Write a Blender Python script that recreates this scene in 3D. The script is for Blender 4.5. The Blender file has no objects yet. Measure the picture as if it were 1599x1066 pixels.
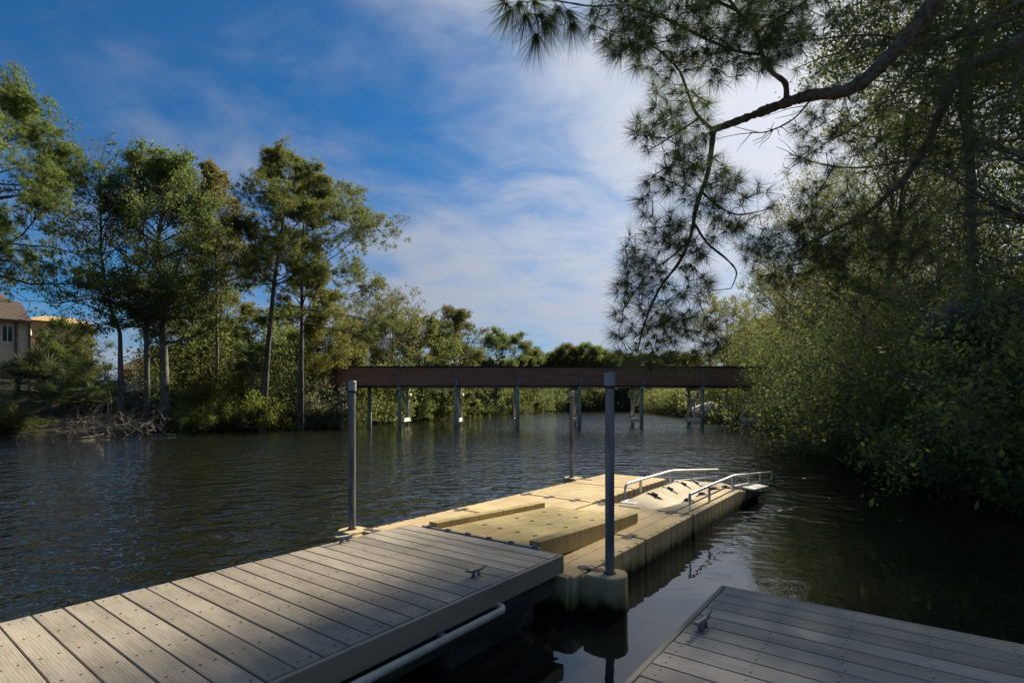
import bpy, math
import numpy as np
from mathutils import Vector

# ------------------------------------------------------------------ camera, sky, sun, exposure
sc = bpy.context.scene
COL = sc.collection
F_PX, CX, HOR, EYE = 822.0, 799.5, 632.0, 1.84      # focal length / optical axis / horizon of the 1599 px frame, eye height
cam_d = bpy.data.cameras.new('camera'); cam = bpy.data.objects.new('camera', cam_d); COL.objects.link(cam)
cam.location = (0, 0, EYE); cam.rotation_euler = (math.pi / 2, 0, 0)
cam_d.sensor_width = 36; cam_d.lens = 36 * F_PX / 1599; cam_d.shift_y = (HOR - 533) / 1599
cam_d.clip_start = 0.05; cam_d.clip_end = 6000
sc.camera = cam

SUN_AZ, SUN_EL = math.radians(40), math.radians(37)
SUN = Vector((math.sin(SUN_AZ) * math.cos(SUN_EL), math.cos(SUN_AZ) * math.cos(SUN_EL), math.sin(SUN_EL)))

def nd(nt, typ, **kw):
    n = nt.nodes.new(typ)
    for k, v in kw.items():
        if k.startswith('i_'):
            n.inputs[k[2:].replace('_', ' ')].default_value = v
        else:
            setattr(n, k, v)
    return n

def math_n(nt, op, a, b=None, clamp=False):
    n = nt.nodes.new('ShaderNodeMath'); n.operation = op; n.use_clamp = clamp
    for i, s in enumerate((a, b)):
        if s is None: continue
        if isinstance(s, (int, float)): n.inputs[i].default_value = s
        else: nt.links.new(s, n.inputs[i])
    return n.outputs[0]

def mixc(nt, fac, a, b):
    n = nt.nodes.new('ShaderNodeMix'); n.data_type = 'RGBA'
    for s, sock in ((fac, n.inputs[0]), (a, n.inputs[6]), (b, n.inputs[7])):
        if isinstance(s, (int, float)): sock.default_value = s
        elif isinstance(s, tuple): sock.default_value = s if len(s) == 4 else (*s, 1)
        else: nt.links.new(s, sock)
    return n.outputs[2]

def maprange(nt, v, a, b, c=0.0, d=1.0, smooth=True):
    n = nt.nodes.new('ShaderNodeMapRange'); n.interpolation_type = 'SMOOTHSTEP' if smooth else 'LINEAR'
    nt.links.new(v, n.inputs[0])
    for i, x in enumerate((a, b, c, d)): n.inputs[i + 1].default_value = x
    return n.outputs[0]

world = bpy.data.worlds.new('World'); sc.world = world; world.use_nodes = True
wt = world.node_tree; wt.nodes.clear()
sky = nd(wt, 'ShaderNodeTexSky'); sky.sky_type = 'NISHITA'; sky.sun_disc = False
sky.sun_elevation = SUN_EL; sky.sun_rotation = SUN_AZ
sky.altitude = 0; sky.air_density = 1.0; sky.dust_density = 0.6; sky.ozone_density = 3.0
tcw = nd(wt, 'ShaderNodeTexCoord')
sep = nd(wt, 'ShaderNodeSeparateXYZ'); wt.links.new(tcw.outputs['Generated'], sep.inputs[0])
zc = math_n(wt, 'ADD', math_n(wt, 'MAXIMUM', sep.outputs[2], 0.0), 0.22)
cmb = nd(wt, 'ShaderNodeCombineXYZ')
wt.links.new(math_n(wt, 'DIVIDE', sep.outputs[0], zc), cmb.inputs[0])
wt.links.new(math_n(wt, 'DIVIDE', sep.outputs[1], zc), cmb.inputs[1])
mp = nd(wt, 'ShaderNodeMapping'); wt.links.new(cmb.outputs[0], mp.inputs[0])
mp.inputs['Location'].default_value = (5.3, 2.2, 0); mp.inputs['Rotation'].default_value = (0, 0, 0.5); mp.inputs['Scale'].default_value = (1.0, 1.35, 1)
n1 = nd(wt, 'ShaderNodeTexNoise', i_Scale=0.95, i_Detail=9.0, i_Roughness=0.56, i_Distortion=0.5); wt.links.new(mp.outputs[0], n1.inputs['Vector'])
n2 = nd(wt, 'ShaderNodeTexNoise', i_Scale=3.4, i_Detail=10.0, i_Roughness=0.58, i_Distortion=0.6); wt.links.new(mp.outputs[0], n2.inputs['Vector'])
dot = nd(wt, 'ShaderNodeVectorMath', operation='DOT_PRODUCT'); wt.links.new(tcw.outputs['Generated'], dot.inputs[0]); dot.inputs[1].default_value = SUN
dpos = math_n(wt, 'MAXIMUM', dot.outputs['Value'], 0.0)
glow = math_n(wt, 'POWER', dpos, 5.0)
low = maprange(wt, sep.outputs[2], 0.5, 0.02, 0.0, 1.0)
dens = math_n(wt, 'ADD', math_n(wt, 'MULTIPLY', n1.outputs[0], 1.0), math_n(wt, 'MULTIPLY', n2.outputs[0], 0.46))
dens = math_n(wt, 'ADD', dens, math_n(wt, 'MULTIPLY', glow, 0.38))
dens = math_n(wt, 'ADD', dens, math_n(wt, 'MULTIPLY', low, 0.27))
cl = maprange(wt, dens, 0.65, 1.12, 0.03, 0.93)
ccol = mixc(wt, math_n(wt, 'POWER', dpos, 3.0), (1.35, 1.62, 2.2), (5.0, 5.05, 5.4))
ccol = mixc(wt, math_n(wt, 'MULTIPLY', maprange(wt, sep.outputs[2], 0.30, 0.0), 0.55), ccol, (2.45, 2.75, 3.25))
skyc = nd(wt, 'ShaderNodeVectorMath', operation='MULTIPLY'); wt.links.new(sky.outputs[0], skyc.inputs[0]); skyc.inputs[1].default_value = (0.070, 0.335, 0.53)
bg = nd(wt, 'ShaderNodeBackground'); bg.inputs['Strength'].default_value = 0.07
wt.links.new(mixc(wt, cl, skyc.outputs[0], ccol), bg.inputs['Color'])
wo = nd(wt, 'ShaderNodeOutputWorld'); wt.links.new(bg.outputs[0], wo.inputs[0])

sun_d = bpy.data.lights.new('sun', 'SUN'); sun_d.energy = 3.7; sun_d.angle = math.radians(1.6); sun_d.color = (1.0, 0.91, 0.76)
sun = bpy.data.objects.new('sun', sun_d); COL.objects.link(sun); sun.location = (40, 40, 60)
sun.rotation_euler = (-SUN).to_track_quat('-Z', 'Y').to_euler()

sc.view_settings.view_transform = 'Standard'; sc.view_settings.look = 'None'
sc.view_settings.exposure = 1.38; sc.view_settings.gamma = 1.0; sc.view_settings.use_curve_mapping = False
sc.render.engine = 'CYCLES'
sc.cycles.use_denoising = True
sc.cycles.max_bounces = 6; sc.cycles.diffuse_bounces = 4; sc.cycles.glossy_bounces = 3; sc.cycles.transmission_bounces = 3
sc.cycles.caustics_reflective = False; sc.cycles.caustics_refractive = False
sc.cycles.sample_clamp_indirect = 4.0

# ------------------------------------------------------------------ helpers
rng = np.random.default_rng(11)

def P(px, py, Y):
    """the point Y metres ahead seen at pixel (px, py) of the photograph"""
    return np.array([(px - CX) / F_PX * Y, Y, EYE + (HOR - py) / F_PX * Y])

def link(o, parent=None):
    COL.objects.link(o)
    if parent is not None: o.parent = parent
    return o

def tag(o, label=None, cat=None, group=None, kind=None):
    if label: o['label'] = label
    if cat: o['category'] = cat
    if group: o['group'] = group
    if kind: o['kind'] = kind
    return o

def empty(name, loc=(0, 0, 0), rz=0.0, **kw):
    o = bpy.data.objects.new(name, None); o.empty_display_size = 0.2
    o.location = loc; o.rotation_euler = (0, 0, rz); link(o)
    return tag(o, **kw)

class Geo:
    """collects triangles / quads; build() links them as ONE mesh object"""
    def __init__(s): s.V = []; s.F = []; s.n = 0
    def add(s, V, F):
        V = np.asarray(V, dtype=np.float64).reshape(-1, 3); F = np.asarray(F, dtype=np.int64)
        s.V.append(V); s.F.append(F + s.n); s.n += len(V)
        return s
    def mesh(s, name, mat, smooth=False):
        me = bpy.data.meshes.new(name)
        if s.n:
            V = np.concatenate(s.V)
            loops = np.concatenate([f.ravel() for f in s.F])
            tot = np.concatenate([np.full(len(f), f.shape[1]) for f in s.F])
            st = np.concatenate([[0], np.cumsum(tot)[:-1]])
            me.vertices.add(len(V)); me.vertices.foreach_set('co', V.ravel())
            me.loops.add(len(loops)); me.loops.foreach_set('vertex_index', loops.astype(np.int32))
            me.polygons.add(len(tot)); me.polygons.foreach_set('loop_start', st.astype(np.int32)); me.polygons.foreach_set('loop_total', tot.astype(np.int32))
            me.polygons.foreach_set('use_smooth', np.full(len(tot), bool(smooth)))
            me.update(calc_edges=True); me.validate()
        me.materials.append(mat)
        return me
    def build(s, name, mat, parent=None, smooth=False, loc=(0, 0, 0)):
        o = bpy.data.objects.new(name, s.mesh(name, mat, smooth)); o.location = loc
        return link(o, parent)
    # --- shapes
    def box(s, x0, x1, y0, y1, z0, z1, b=0.0):
        """box with chamfered edges of size b"""
        if b <= 0:
            V = [(x, y, z) for z in (z0, z1) for y in (y0, y1) for x in (x0, x1)]
            return s.add(V, [(0, 2, 3, 1), (4, 5, 7, 6), (0, 1, 5, 4), (2, 6, 7, 3), (0, 4, 6, 2), (1, 3, 7, 5)])
        def ring(i, z): return [(x0 + i + b, y0 + i, z), (x1 - i - b, y0 + i, z), (x1 - i, y0 + i + b, z), (x1 - i, y1 - i - b, z),
                                (x1 - i - b, y1 - i, z), (x0 + i + b, y1 - i, z), (x0 + i, y1 - i - b, z), (x0 + i, y0 + i + b, z)]
        V = ring(b, z0) + ring(0, z0 + b) + ring(0, z1 - b) + ring(b, z1)
        Fq = [(k * 8 + i, k * 8 + (i + 1) % 8, k * 8 + 8 + (i + 1) % 8, k * 8 + 8 + i) for k in range(3) for i in range(8)]
        s.add(V, Fq); n0 = s.n - 32
        s.F.append(np.array([[n0 + 24 + i for i in range(8)], [n0 + 7 - i for i in range(8)]]))
        return s
    def tube(s, pts, rad, sides=8, cap=True):
        pts = np.asarray(pts, float); rad = np.broadcast_to(np.asarray(rad, float), (len(pts),))
        s.tubes(pts[None], rad[None], sides)
        if cap:
            n0 = s.n - len(pts) * sides
            s.F.append(np.array([[n0 + sides - 1 - i for i in range(sides)], [s.n - sides + i for i in range(sides)]]))
        return s
    def tubes(s, Pt, R, sides=4):
        Pt = np.asarray(Pt, float); T, N, _ = Pt.shape
        tan = np.gradient(Pt, axis=1); tan /= np.linalg.norm(tan, axis=2, keepdims=True) + 1e-9
        mean = tan.mean(axis=1); ref = np.where(np.abs(mean[:, 2:3]) > 0.75, np.array([[1.0, 0, 0]]), np.array([[0, 0, 1.0]]))
        a = np.cross(tan, ref[:, None, :]); a /= np.linalg.norm(a, axis=2, keepdims=True) + 1e-9
        b = np.cross(a, tan)
        an = np.arange(sides) / sides * 2 * math.pi
        V = Pt[:, :, None, :] + R[:, :, None, None] * (a[:, :, None, :] * np.cos(an)[None, None, :, None] - b[:, :, None, :] * np.sin(an)[None, None, :, None])
        idx = np.arange(T * N * sides).reshape(T, N, sides)
        q = np.stack([idx[:, :-1, :], np.roll(idx, -1, 2)[:, :-1, :], np.roll(idx, -1, 2)[:, 1:, :], idx[:, 1:, :]], -1).reshape(-1, 4)
        return s.add(V, q)
    def prism(s, poly, z0, z1):
        """extruded polygon (x, y) counter-clockwise"""
        n = len(poly); V = [(x, y, z0) for x, y in poly] + [(x, y, z1) for x, y in poly]
        s.add(V, [(i, (i + 1) % n, n + (i + 1) % n, n + i) for i in range(n)]); n0 = s.n - 2 * n
        s.F.append(np.array([[n0 + n + i for i in range(n)], [n0 + n - 1 - i for i in range(n)]]))
        return s
    def xf(s, fn):
        s.V = [fn(v) for v in s.V]; return s

def dup(src, parent=None, loc=None, rz=None, scale=None):
    """copy of a thing with its parts and sub-parts (mesh data shared)"""
    c = src.copy(); COL.objects.link(c)
    if parent is not None: c.parent = parent
    if loc is not None: c.location = loc
    if rz is not None: c.rotation_euler = (0, 0, rz)
    if scale is not None: c.scale = scale if hasattr(scale, '__len__') else (scale,) * 3
    for ch in list(src.children): dup(ch, c)
    return c

# ------------------------------------------------------------------ materials
def new_mat(name):
    m = bpy.data.materials.new(name); m.use_nodes = True
    nt = m.node_tree; b = nt.nodes['Principled BSDF']
    return m, nt, b

def noise(nt, vec, scale, detail=4.0, rough=0.55, dist=0.0):
    n = nd(nt, 'ShaderNodeTexNoise', i_Scale=scale, i_Detail=detail, i_Roughness=rough, i_Distortion=dist)
    if vec is not None: nt.links.new(vec, n.inputs['Vector'])
    return n.outputs[0]

def stretch(nt, vec, s, rnd=False):
    m = nd(nt, 'ShaderNodeMapping'); nt.links.new(vec, m.inputs[0]); m.inputs['Scale'].default_value = s
    if rnd:
        oi = nd(nt, 'ShaderNodeObjectInfo'); c = nd(nt, 'ShaderNodeCombineXYZ')
        nt.links.new(math_n(nt, 'MULTIPLY', oi.outputs['Random'], 53.0), c.inputs[0]); nt.links.new(math_n(nt, 'MULTIPLY', oi.outputs['Random'], 91.0), c.inputs[1])
        nt.links.new(c.outputs[0], m.inputs['Location'])
    return m.outputs[0]

def bump(nt, b, h, dist, strength=1.0):
    n = nd(nt, 'ShaderNodeBump', i_Distance=dist, i_Strength=strength); nt.links.new(h, n.inputs['Height']); nt.links.new(n.outputs[0], b.inputs['Normal'])

def simple(name, c1, c2, scale=8.0, rough=0.6, metal=0.0, sc3=(1, 1, 1), bmp=0.0, spec=0.4, lo=0.35, hi=0.65):
    m, nt, b = new_mat(name)
    tc = nd(nt, 'ShaderNodeTexCoord')
    v = stretch(nt, tc.outputs['Object'], sc3, rnd=True)
    f = noise(nt, v, scale, 6, 0.6)
    nt.links.new(mixc(nt, maprange(nt, f, lo, hi), c1, c2), b.inputs['Base Color'])
    b.inputs['Roughness'].default_value = rough; b.inputs['Metallic'].default_value = metal; b.inputs['Specular IOR Level'].default_value = spec
    if bmp: bump(nt, b, f, bmp)
    return m

def m_deck(name, ca, cb, cl):
    m, nt, b = new_mat(name)
    tc = nd(nt, 'ShaderNodeTexCoord')
    v = stretch(nt, tc.outputs['Object'], (1, 0.085, 1), rnd=True)
    w = nd(nt, 'ShaderNodeTexWave', wave_type='BANDS', bands_direction='X'); nt.links.new(v, w.inputs['Vector'])
    for k, x in (('Scale', 20.0), ('Distortion', 7.5), ('Detail', 3.0), ('Detail Scale', 2.0), ('Detail Roughness', 0.55)): w.inputs[k].default_value = x
    big = noise(nt, stretch(nt, tc.outputs['Object'], (3, 0.8, 1), rnd=True), 2.2, 5, 0.6)
    fine = noise(nt, stretch(nt, tc.outputs['Object'], (1, 0.06, 1), rnd=True), 130, 3, 0.6)
    oi = nd(nt, 'ShaderNodeObjectInfo')
    base = mixc(nt, maprange(nt, big, 0.35, 0.68), ca, cb)
    base = mixc(nt, math_n(nt, 'MULTIPLY', maprange(nt, w.outputs[1], 0.62, 1.0), 0.42), base, cl)
    base = mixc(nt, math_n(nt, 'MULTIPLY', maprange(nt, fine, 0.5, 0.8), 0.35), base, cl)
    val = nd(nt, 'ShaderNodeHueSaturation'); nt.links.new(base, val.inputs['Color'])
    nt.links.new(math_n(nt, 'ADD', math_n(nt, 'MULTIPLY', oi.outputs['Random'], 0.42), 0.80), val.inputs['Value'])
    stain = noise(nt, nd(nt, 'ShaderNodeNewGeometry').outputs['Position'], 1.7, 6, 0.65)
    nt.links.new(mixc(nt, maprange(nt, stain, 0.52, 0.75, 0.0, 0.35), val.outputs[0], (0.10, 0.095, 0.08)), b.inputs['Base Color'])
    b.inputs['Roughness'].default_value = 0.62; b.inputs['Specular IOR Level'].default_value = 0.35
    bump(nt, b, math_n(nt, 'ADD', math_n(nt, 'MULTIPLY', w.outputs[1], 0.8), fine), 0.0004)
    return m

def m_poly(name, ca, cb, stain=True):
    """rotomoulded float plastic with an algae and slime line at the water"""
    m, nt, b = new_mat(name)
    g = nd(nt, 'ShaderNodeNewGeometry'); sp = nd(nt, 'ShaderNodeSeparateXYZ'); nt.links.new(g.outputs['Position'], sp.inputs[0])
    f = noise(nt, g.outputs['Position'], 1.6, 7, 0.65)
    fs = noise(nt, g.outputs['Position'], 55, 3, 0.6)
    c = mixc(nt, maprange(nt, f, 0.36, 0.66), ca, cb)
    c = mixc(nt, maprange(nt, fs, 0.6, 0.8, 0, 0.12), c, (0.22, 0.17, 0.08))
    sf = noise(nt, stretch(nt, g.outputs['Position'], (2.2, 3.1, 1.0)), 2.6, 9, 0.72)
    c = mixc(nt, maprange(nt, sf, 0.54, 0.74, 0, 0.45), c, (0.20, 0.155, 0.075))
    if stain:
        sx = stretch(nt, g.outputs['Position'], (6, 6, 4))
        f2 = math_n(nt, 'MULTIPLY', math_n(nt, 'SUBTRACT', noise(nt, sx, 1.0, 6, 0.65), 0.5), 0.24)
        z = math_n(nt, 'ADD', sp.outputs[2], f2)
        c = mixc(nt, maprange(nt, z, 0.23, 0.09, 0, 0.85), c, (0.12, 0.115, 0.025))
        c = mixc(nt, maprange(nt, z, 0.13, 0.06), c, (0.012, 0.013, 0.006))
    nt.links.new(c, b.inputs['Base Color']); b.inputs['Roughness'].default_value = 0.75; b.inputs['Specular IOR Level'].default_value = 0.15
    bump(nt, b, fs, 0.0008)
    return m

def m_leaf(name, ca, cb, cc=None, trans=0.35, pcc=0.12, rough=0.5):
    """leaf: each leaf (island) has its own tone; light passes through"""
    m, nt, b = new_mat(name)
    g = nd(nt, 'ShaderNodeNewGeometry'); oi = nd(nt, 'ShaderNodeObjectInfo')
    r = g.outputs['Random Per Island']
    tc = nd(nt, 'ShaderNodeTexCoord')
    big = noise(nt, tc.outputs['Object'], 0.55, 3, 0.6)
    c = mixc(nt, math_n(nt, 'ADD', math_n(nt, 'MULTIPLY', r, 0.55), math_n(nt, 'MULTIPLY', maprange(nt, big, 0.35, 0.65), 0.45)), ca, cb)
    if cc is not None:
        c = mixc(nt, maprange(nt, math_n(nt, 'FRACT', math_n(nt, 'MULTIPLY', r, 17.3)), 1 - pcc, 1 - pcc + 0.02), c, cc)
    h = nd(nt, 'ShaderNodeHueSaturation'); nt.links.new(c, h.inputs['Color'])
    nt.links.new(math_n(nt, 'ADD', math_n(nt, 'MULTIPLY', oi.outputs['Random'], 0.04), 0.48), h.inputs['Hue'])
    nt.links.new(math_n(nt, 'ADD', math_n(nt, 'MULTIPLY', oi.outputs['Random'], 0.4), 1.05), h.inputs['Value'])
    nt.links.new(h.outputs[0], b.inputs['Base Color']); b.inputs['Roughness'].default_value = 0.62; b.inputs['Specular IOR Level'].default_value = 0.14
    t = nd(nt, 'ShaderNodeBsdfTranslucent'); 
    hs = nd(nt, 'ShaderNodeHueSaturation'); nt.links.new(h.outputs[0], hs.inputs['Color']); hs.inputs['Value'].default_value = 1.7; hs.inputs['Saturation'].default_value = 0.95; hs.inputs['Hue'].default_value = 0.485
    nt.links.new(hs.outputs[0], t.inputs[0])
    mx = nd(nt, 'ShaderNodeMixShader'); mx.inputs[0].default_value = trans
    nt.links.new(b.outputs[0], mx.inputs[1]); nt.links.new(t.outputs[0], mx.inputs[2])
    nt.links.new(mx.outputs[0], nt.nodes['Material Output'].inputs[0])
    return m

M = {}
M['deck_l'] = m_deck('grey_composite_decking', (0.20, 0.168, 0.122), (0.295, 0.25, 0.185), (0.375, 0.325, 0.25))
M['deck_r'] = m_deck('grey_decking_lifted_for_shade', (0.25, 0.208, 0.157), (0.345, 0.292, 0.225), (0.43, 0.37, 0.295))  # same decking as the sunlit dock, colour raised to brighten its shade
M['fascia'] = simple('fascia_board', (0.20, 0.165, 0.115), (0.28, 0.235, 0.165), 5, 0.6, sc3=(0.2, 1, 1), bmp=0.001)
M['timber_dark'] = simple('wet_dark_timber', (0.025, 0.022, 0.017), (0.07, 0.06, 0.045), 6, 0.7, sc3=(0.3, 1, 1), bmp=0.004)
M['screw'] = simple('dark_screw_metal', (0.012, 0.011, 0.010), (0.022, 0.02, 0.018), 20, 0.5)
M['galv'] = simple('galvanised_steel', (0.10, 0.105, 0.11), (0.25, 0.25, 0.245), 14, 0.5, 0.35, sc3=(1, 1, 0.12))
M['cap'] = simple('grey_plastic_cap', (0.25, 0.26, 0.27), (0.33, 0.335, 0.34), 12, 0.5)
M['iron'] = simple('cast_iron_cleat', (0.12, 0.12, 0.12), (0.24, 0.235, 0.23), 30, 0.5, 0.5, bmp=0.001)
M['pipe'] = simple('weathered_white_pipe', (0.36, 0.33, 0.24), (0.50, 0.46, 0.36), 9, 0.5, sc3=(1, 1, 1))
M['rail'] = simple('brushed_aluminium_rail', (0.50, 0.50, 0.48), (0.64, 0.63, 0.60), 20, 0.42, 0.6)
M['poly'] = m_poly('tan_float_plastic', (0.41, 0.305, 0.155), (0.54, 0.415, 0.22))
M['poly_port'] = m_poly('mossy_tan_port_plastic', (0.32, 0.24, 0.10), (0.44, 0.34, 0.155), stain=False)
M['poly_cream'] = m_poly('cream_launch_plastic', (0.35, 0.285, 0.185), (0.44, 0.37, 0.25), stain=False)
M['coupler'] = simple('weathered_rubber_coupler', (0.05, 0.045, 0.038), (0.10, 0.09, 0.07), 30, 0.8)
M['roller'] = simple('dark_brown_roller', (0.07, 0.055, 0.04), (0.13, 0.10, 0.075), 30, 0.6)
M['bridge'] = simple('rust_brown_girder', (0.28, 0.125, 0.075), (0.40, 0.19, 0.115), 1.1, 0.7, sc3=(0.35, 1, 3.0), lo=0.3, hi=0.75)
M['bridge_dark'] = simple('tarred_deck_timber', (0.018, 0.012, 0.01), (0.04, 0.03, 0.024), 3, 0.8)
M['pile'] = simple('green_grey_timber_pile', (0.34, 0.38, 0.29), (0.52, 0.55, 0.45), 5, 0.8, sc3=(1, 1, 0.15), bmp=0.01)
M['brace'] = simple('bleached_timber_brace', (0.68, 0.64, 0.52), (0.80, 0.77, 0.66), 6, 0.8, sc3=(1, 1, 0.3))
M['steel_strut'] = simple('weathered_steel_strut', (0.22, 0.20, 0.18), (0.36, 0.34, 0.31), 5, 0.6)
M['boat_cover'] = simple('off_white_boat_cover', (0.50, 0.46, 0.42), (0.78, 0.75, 0.70), 3, 0.8)
M['boat_hull'] = simple('pale_hull', (0.45, 0.45, 0.44), (0.6, 0.6, 0.58), 3, 0.4)
M['bark_pine'] = simple('pine_bark', (0.055, 0.042, 0.032), (0.17, 0.135, 0.105), 5, 0.9, sc3=(1, 1, 0.28), bmp=0.03)
M['bark_grey'] = simple('grey_bark', (0.075, 0.068, 0.055), (0.20, 0.185, 0.15), 6, 0.9, sc3=(1, 1, 0.35), bmp=0.02)
M['bark_near'] = simple('scaly_pine_bark', (0.085, 0.072, 0.048), (0.25, 0.21, 0.14), 22, 0.95, sc3=(1, 1, 1), bmp=0.02)
M['twig_bare'] = simple('bare_twig', (0.14, 0.12, 0.095), (0.28, 0.25, 0.20), 3, 0.9)
M['deadwood'] = simple('bleached_dead_wood', (0.15, 0.12, 0.085), (0.33, 0.28, 0.20), 3, 0.9)
M['palm_trunk'] = simple('palm_trunk', (0.07, 0.06, 0.048), (0.16, 0.14, 0.11), 8, 0.9, sc3=(1, 1, 2.5), bmp=0.03)
M['needle'] = m_leaf('pine_needles', (0.050, 0.076, 0.020), (0.120, 0.140, 0.034), (0.16, 0.10, 0.03), 0.5, 0.08)
M['needle_y'] = m_leaf('autumn_pine_needles', (0.056, 0.084, 0.020), (0.125, 0.150, 0.034), (0.18, 0.13, 0.03), 0.5, 0.05)
M['needle_near'] = m_leaf('near_pine_needles', (0.034, 0.058, 0.018), (0.080, 0.110, 0.032), None, 0.4)
M['oak'] = m_leaf('live_oak_leaves', (0.052, 0.074, 0.018), (0.115, 0.140, 0.032), (0.17, 0.14, 0.035), 0.5, 0.05)
M['oak_dark'] = m_leaf('dark_evergreen_leaves', (0.056, 0.080, 0.022), (0.12, 0.147, 0.038), (0.14, 0.13, 0.035), 0.5, 0.05)
M['yellow'] = m_leaf('yellowing_leaves', (0.065, 0.085, 0.017), (0.140, 0.145, 0.026), (0.22, 0.16, 0.025), 0.5, 0.08)
M['rust_leaf'] = m_leaf('russet_leaves', (0.075, 0.085, 0.022), (0.145, 0.135, 0.035), (0.20, 0.12, 0.03), 0.45, 0.10)
M['shrub'] = m_leaf('wax_myrtle_leaves', (0.056, 0.076, 0.018), (0.125, 0.148, 0.036), (0.18, 0.16, 0.05), 0.5, 0.05)
M['shrub_dark'] = m_leaf('shaded_shrub_leaves', (0.056, 0.076, 0.022), (0.118, 0.138, 0.036), (0.18, 0.19, 0.03), 0.5, 0.05)
M['shrub_bright'] = m_leaf('bright_shrub_leaves', (0.105, 0.125, 0.016), (0.20, 0.205, 0.03), None, 0.45)
M['shrub_grey'] = m_leaf('grey_green_shrub_leaves', (0.085, 0.092, 0.042), (0.17, 0.165, 0.08), (0.22, 0.19, 0.10), 0.4, 0.1)
M['palm'] = m_leaf('palmetto_fronds', (0.040, 0.062, 0.022), (0.090, 0.115, 0.042), None, 0.35)
M['palm_dead'] = m_leaf('dead_palm_fronds', (0.055, 0.045, 0.028), (0.115, 0.092, 0.055), None, 0.2)
M['moss'] = m_leaf('spanish_moss', (0.12, 0.125, 0.095), (0.22, 0.22, 0.17), None, 0.3)
M['wall_beige'] = simple('beige_siding', (0.56, 0.46, 0.33), (0.66, 0.55, 0.41), 1.5, 0.8)
M['wall_ochre'] = simple('ochre_stucco', (0.40, 0.26, 0.11), (0.48, 0.32, 0.14), 1.2, 0.9)
M['roof'] = simple('brown_shingle_roof', (0.085, 0.06, 0.045), (0.14, 0.10, 0.072), 4, 0.9, sc3=(1, 1, 4), bmp=0.02)
M['white'] = simple('white_paint', (0.62, 0.61, 0.57), (0.75, 0.74, 0.70), 2, 0.6)
M['trim'] = simple('brown_trim', (0.10, 0.065, 0.045), (0.15, 0.10, 0.07), 3, 0.7)
m, nt, b = new_mat('window_glass'); b.inputs['Base Color'].default_value = (0.03, 0.04, 0.045, 1); b.inputs['Roughness'].default_value = 0.06; M['glass'] = m

# ground: leaf litter, pine straw, damp mud by the water
m, nt, b = new_mat('bank_soil_and_leaf_litter')
g = nd(nt, 'ShaderNodeNewGeometry'); sp = nd(nt, 'ShaderNodeSeparateXYZ'); nt.links.new(g.outputs['Position'], sp.inputs[0])
f1 = noise(nt, g.outputs['Position'], 0.5, 8, 0.7); f2 = noise(nt, g.outputs['Position'], 9, 4, 0.7)
c = mixc(nt, maprange(nt, f1, 0.38, 0.62), (0.045, 0.031, 0.018), (0.085, 0.058, 0.032))
c = mixc(nt, maprange(nt, f2, 0.45, 0.7, 0, 0.6), c, (0.075, 0.075, 0.03))
c = mixc(nt, maprange(nt, sp.outputs[2], 0.35, 0.05), c, (0.018, 0.015, 0.010))
nt.links.new(c, b.inputs['Base Color']); b.inputs['Roughness'].default_value = 0.95
bump(nt, b, math_n(nt, 'ADD', f1, f2), 0.06); M['soil'] = m

# water: tannin-dark, wind ripples that die out in the lee between the docks
m, nt, b = new_mat('tannin_dark_water')
b.inputs['Base Color'].default_value = (0.009, 0.0095, 0.007, 1); b.inputs['Roughness'].default_value = 0.025; b.inputs['IOR'].default_value = 1.62
g = nd(nt, 'ShaderNodeNewGeometry'); pos = g.outputs['Position']
wv = stretch(nt, pos, (0.75, 1.0, 1.0))
wa = noise(nt, wv, 1.1, 2, 0.5, 0.3); wb = noise(nt, wv, 2.3, 2, 0.5, 0.6); wc = noise(nt, wv, 6.5, 2, 0.5, 0.4)
gust = noise(nt, pos, 0.11, 3, 0.5)
def lee(cx, cy, r0, r1):
    d = nd(nt, 'ShaderNodeVectorMath', operation='DISTANCE'); nt.links.new(pos, d.inputs[0]); d.inputs[1].default_value = (cx, cy, 0)
    return maprange(nt, d.outputs['Value'], r0, r1)
calm = math_n(nt, 'MULTIPLY', lee(1.2, 3.8, 1.7, 4.8), lee(5.2, 5.2, 1.2, 5.5))
amp = math_n(nt, 'ADD', math_n(nt, 'MULTIPLY', math_n(nt, 'MULTIPLY', calm, maprange(nt, gust, 0.30, 0.66, 0.55, 1.0)), 1.0), 0.0)
h = math_n(nt, 'MULTIPLY', wb, 0.12)
h = math_n(nt, 'ADD', h, math_n(nt, 'MULTIPLY', wc, 0.030))
h = math_n(nt, 'MULTIPLY', h, math_n(nt, 'ADD', math_n(nt, 'MULTIPLY', amp, 0.98), 0.02))
h = math_n(nt, 'ADD', h, math_n(nt, 'MULTIPLY', math_n(nt, 'MULTIPLY', wa, 0.075), math_n(nt, 'ADD', math_n(nt, 'MULTIPLY', amp, 0.8), 0.2)))
bump(nt, b, h, 1.0); M['water'] = m

# ------------------------------------------------------------------ terrain and river
RIVER = np.array([(3, -14), (5, -5), (6.9, 3), (8.8, 8.5), (11.5, 16), (15.5, 27), (22.5, 46), (27, 70), (29, 95), (33, 120), (50, 148), (85, 168),
                  (95, 190), (45, 168), (22, 157), (9, 151), (2, 122), (-6, 96), (-10, 80), (-13, 62), (-16, 47), (-21.5, 36.5), (-29, 31), (-45, 25),
                  (-80, 10), (-130, -10), (-130, -70), (-40, -60), (-10, -35), (0, -22)], float)

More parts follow.
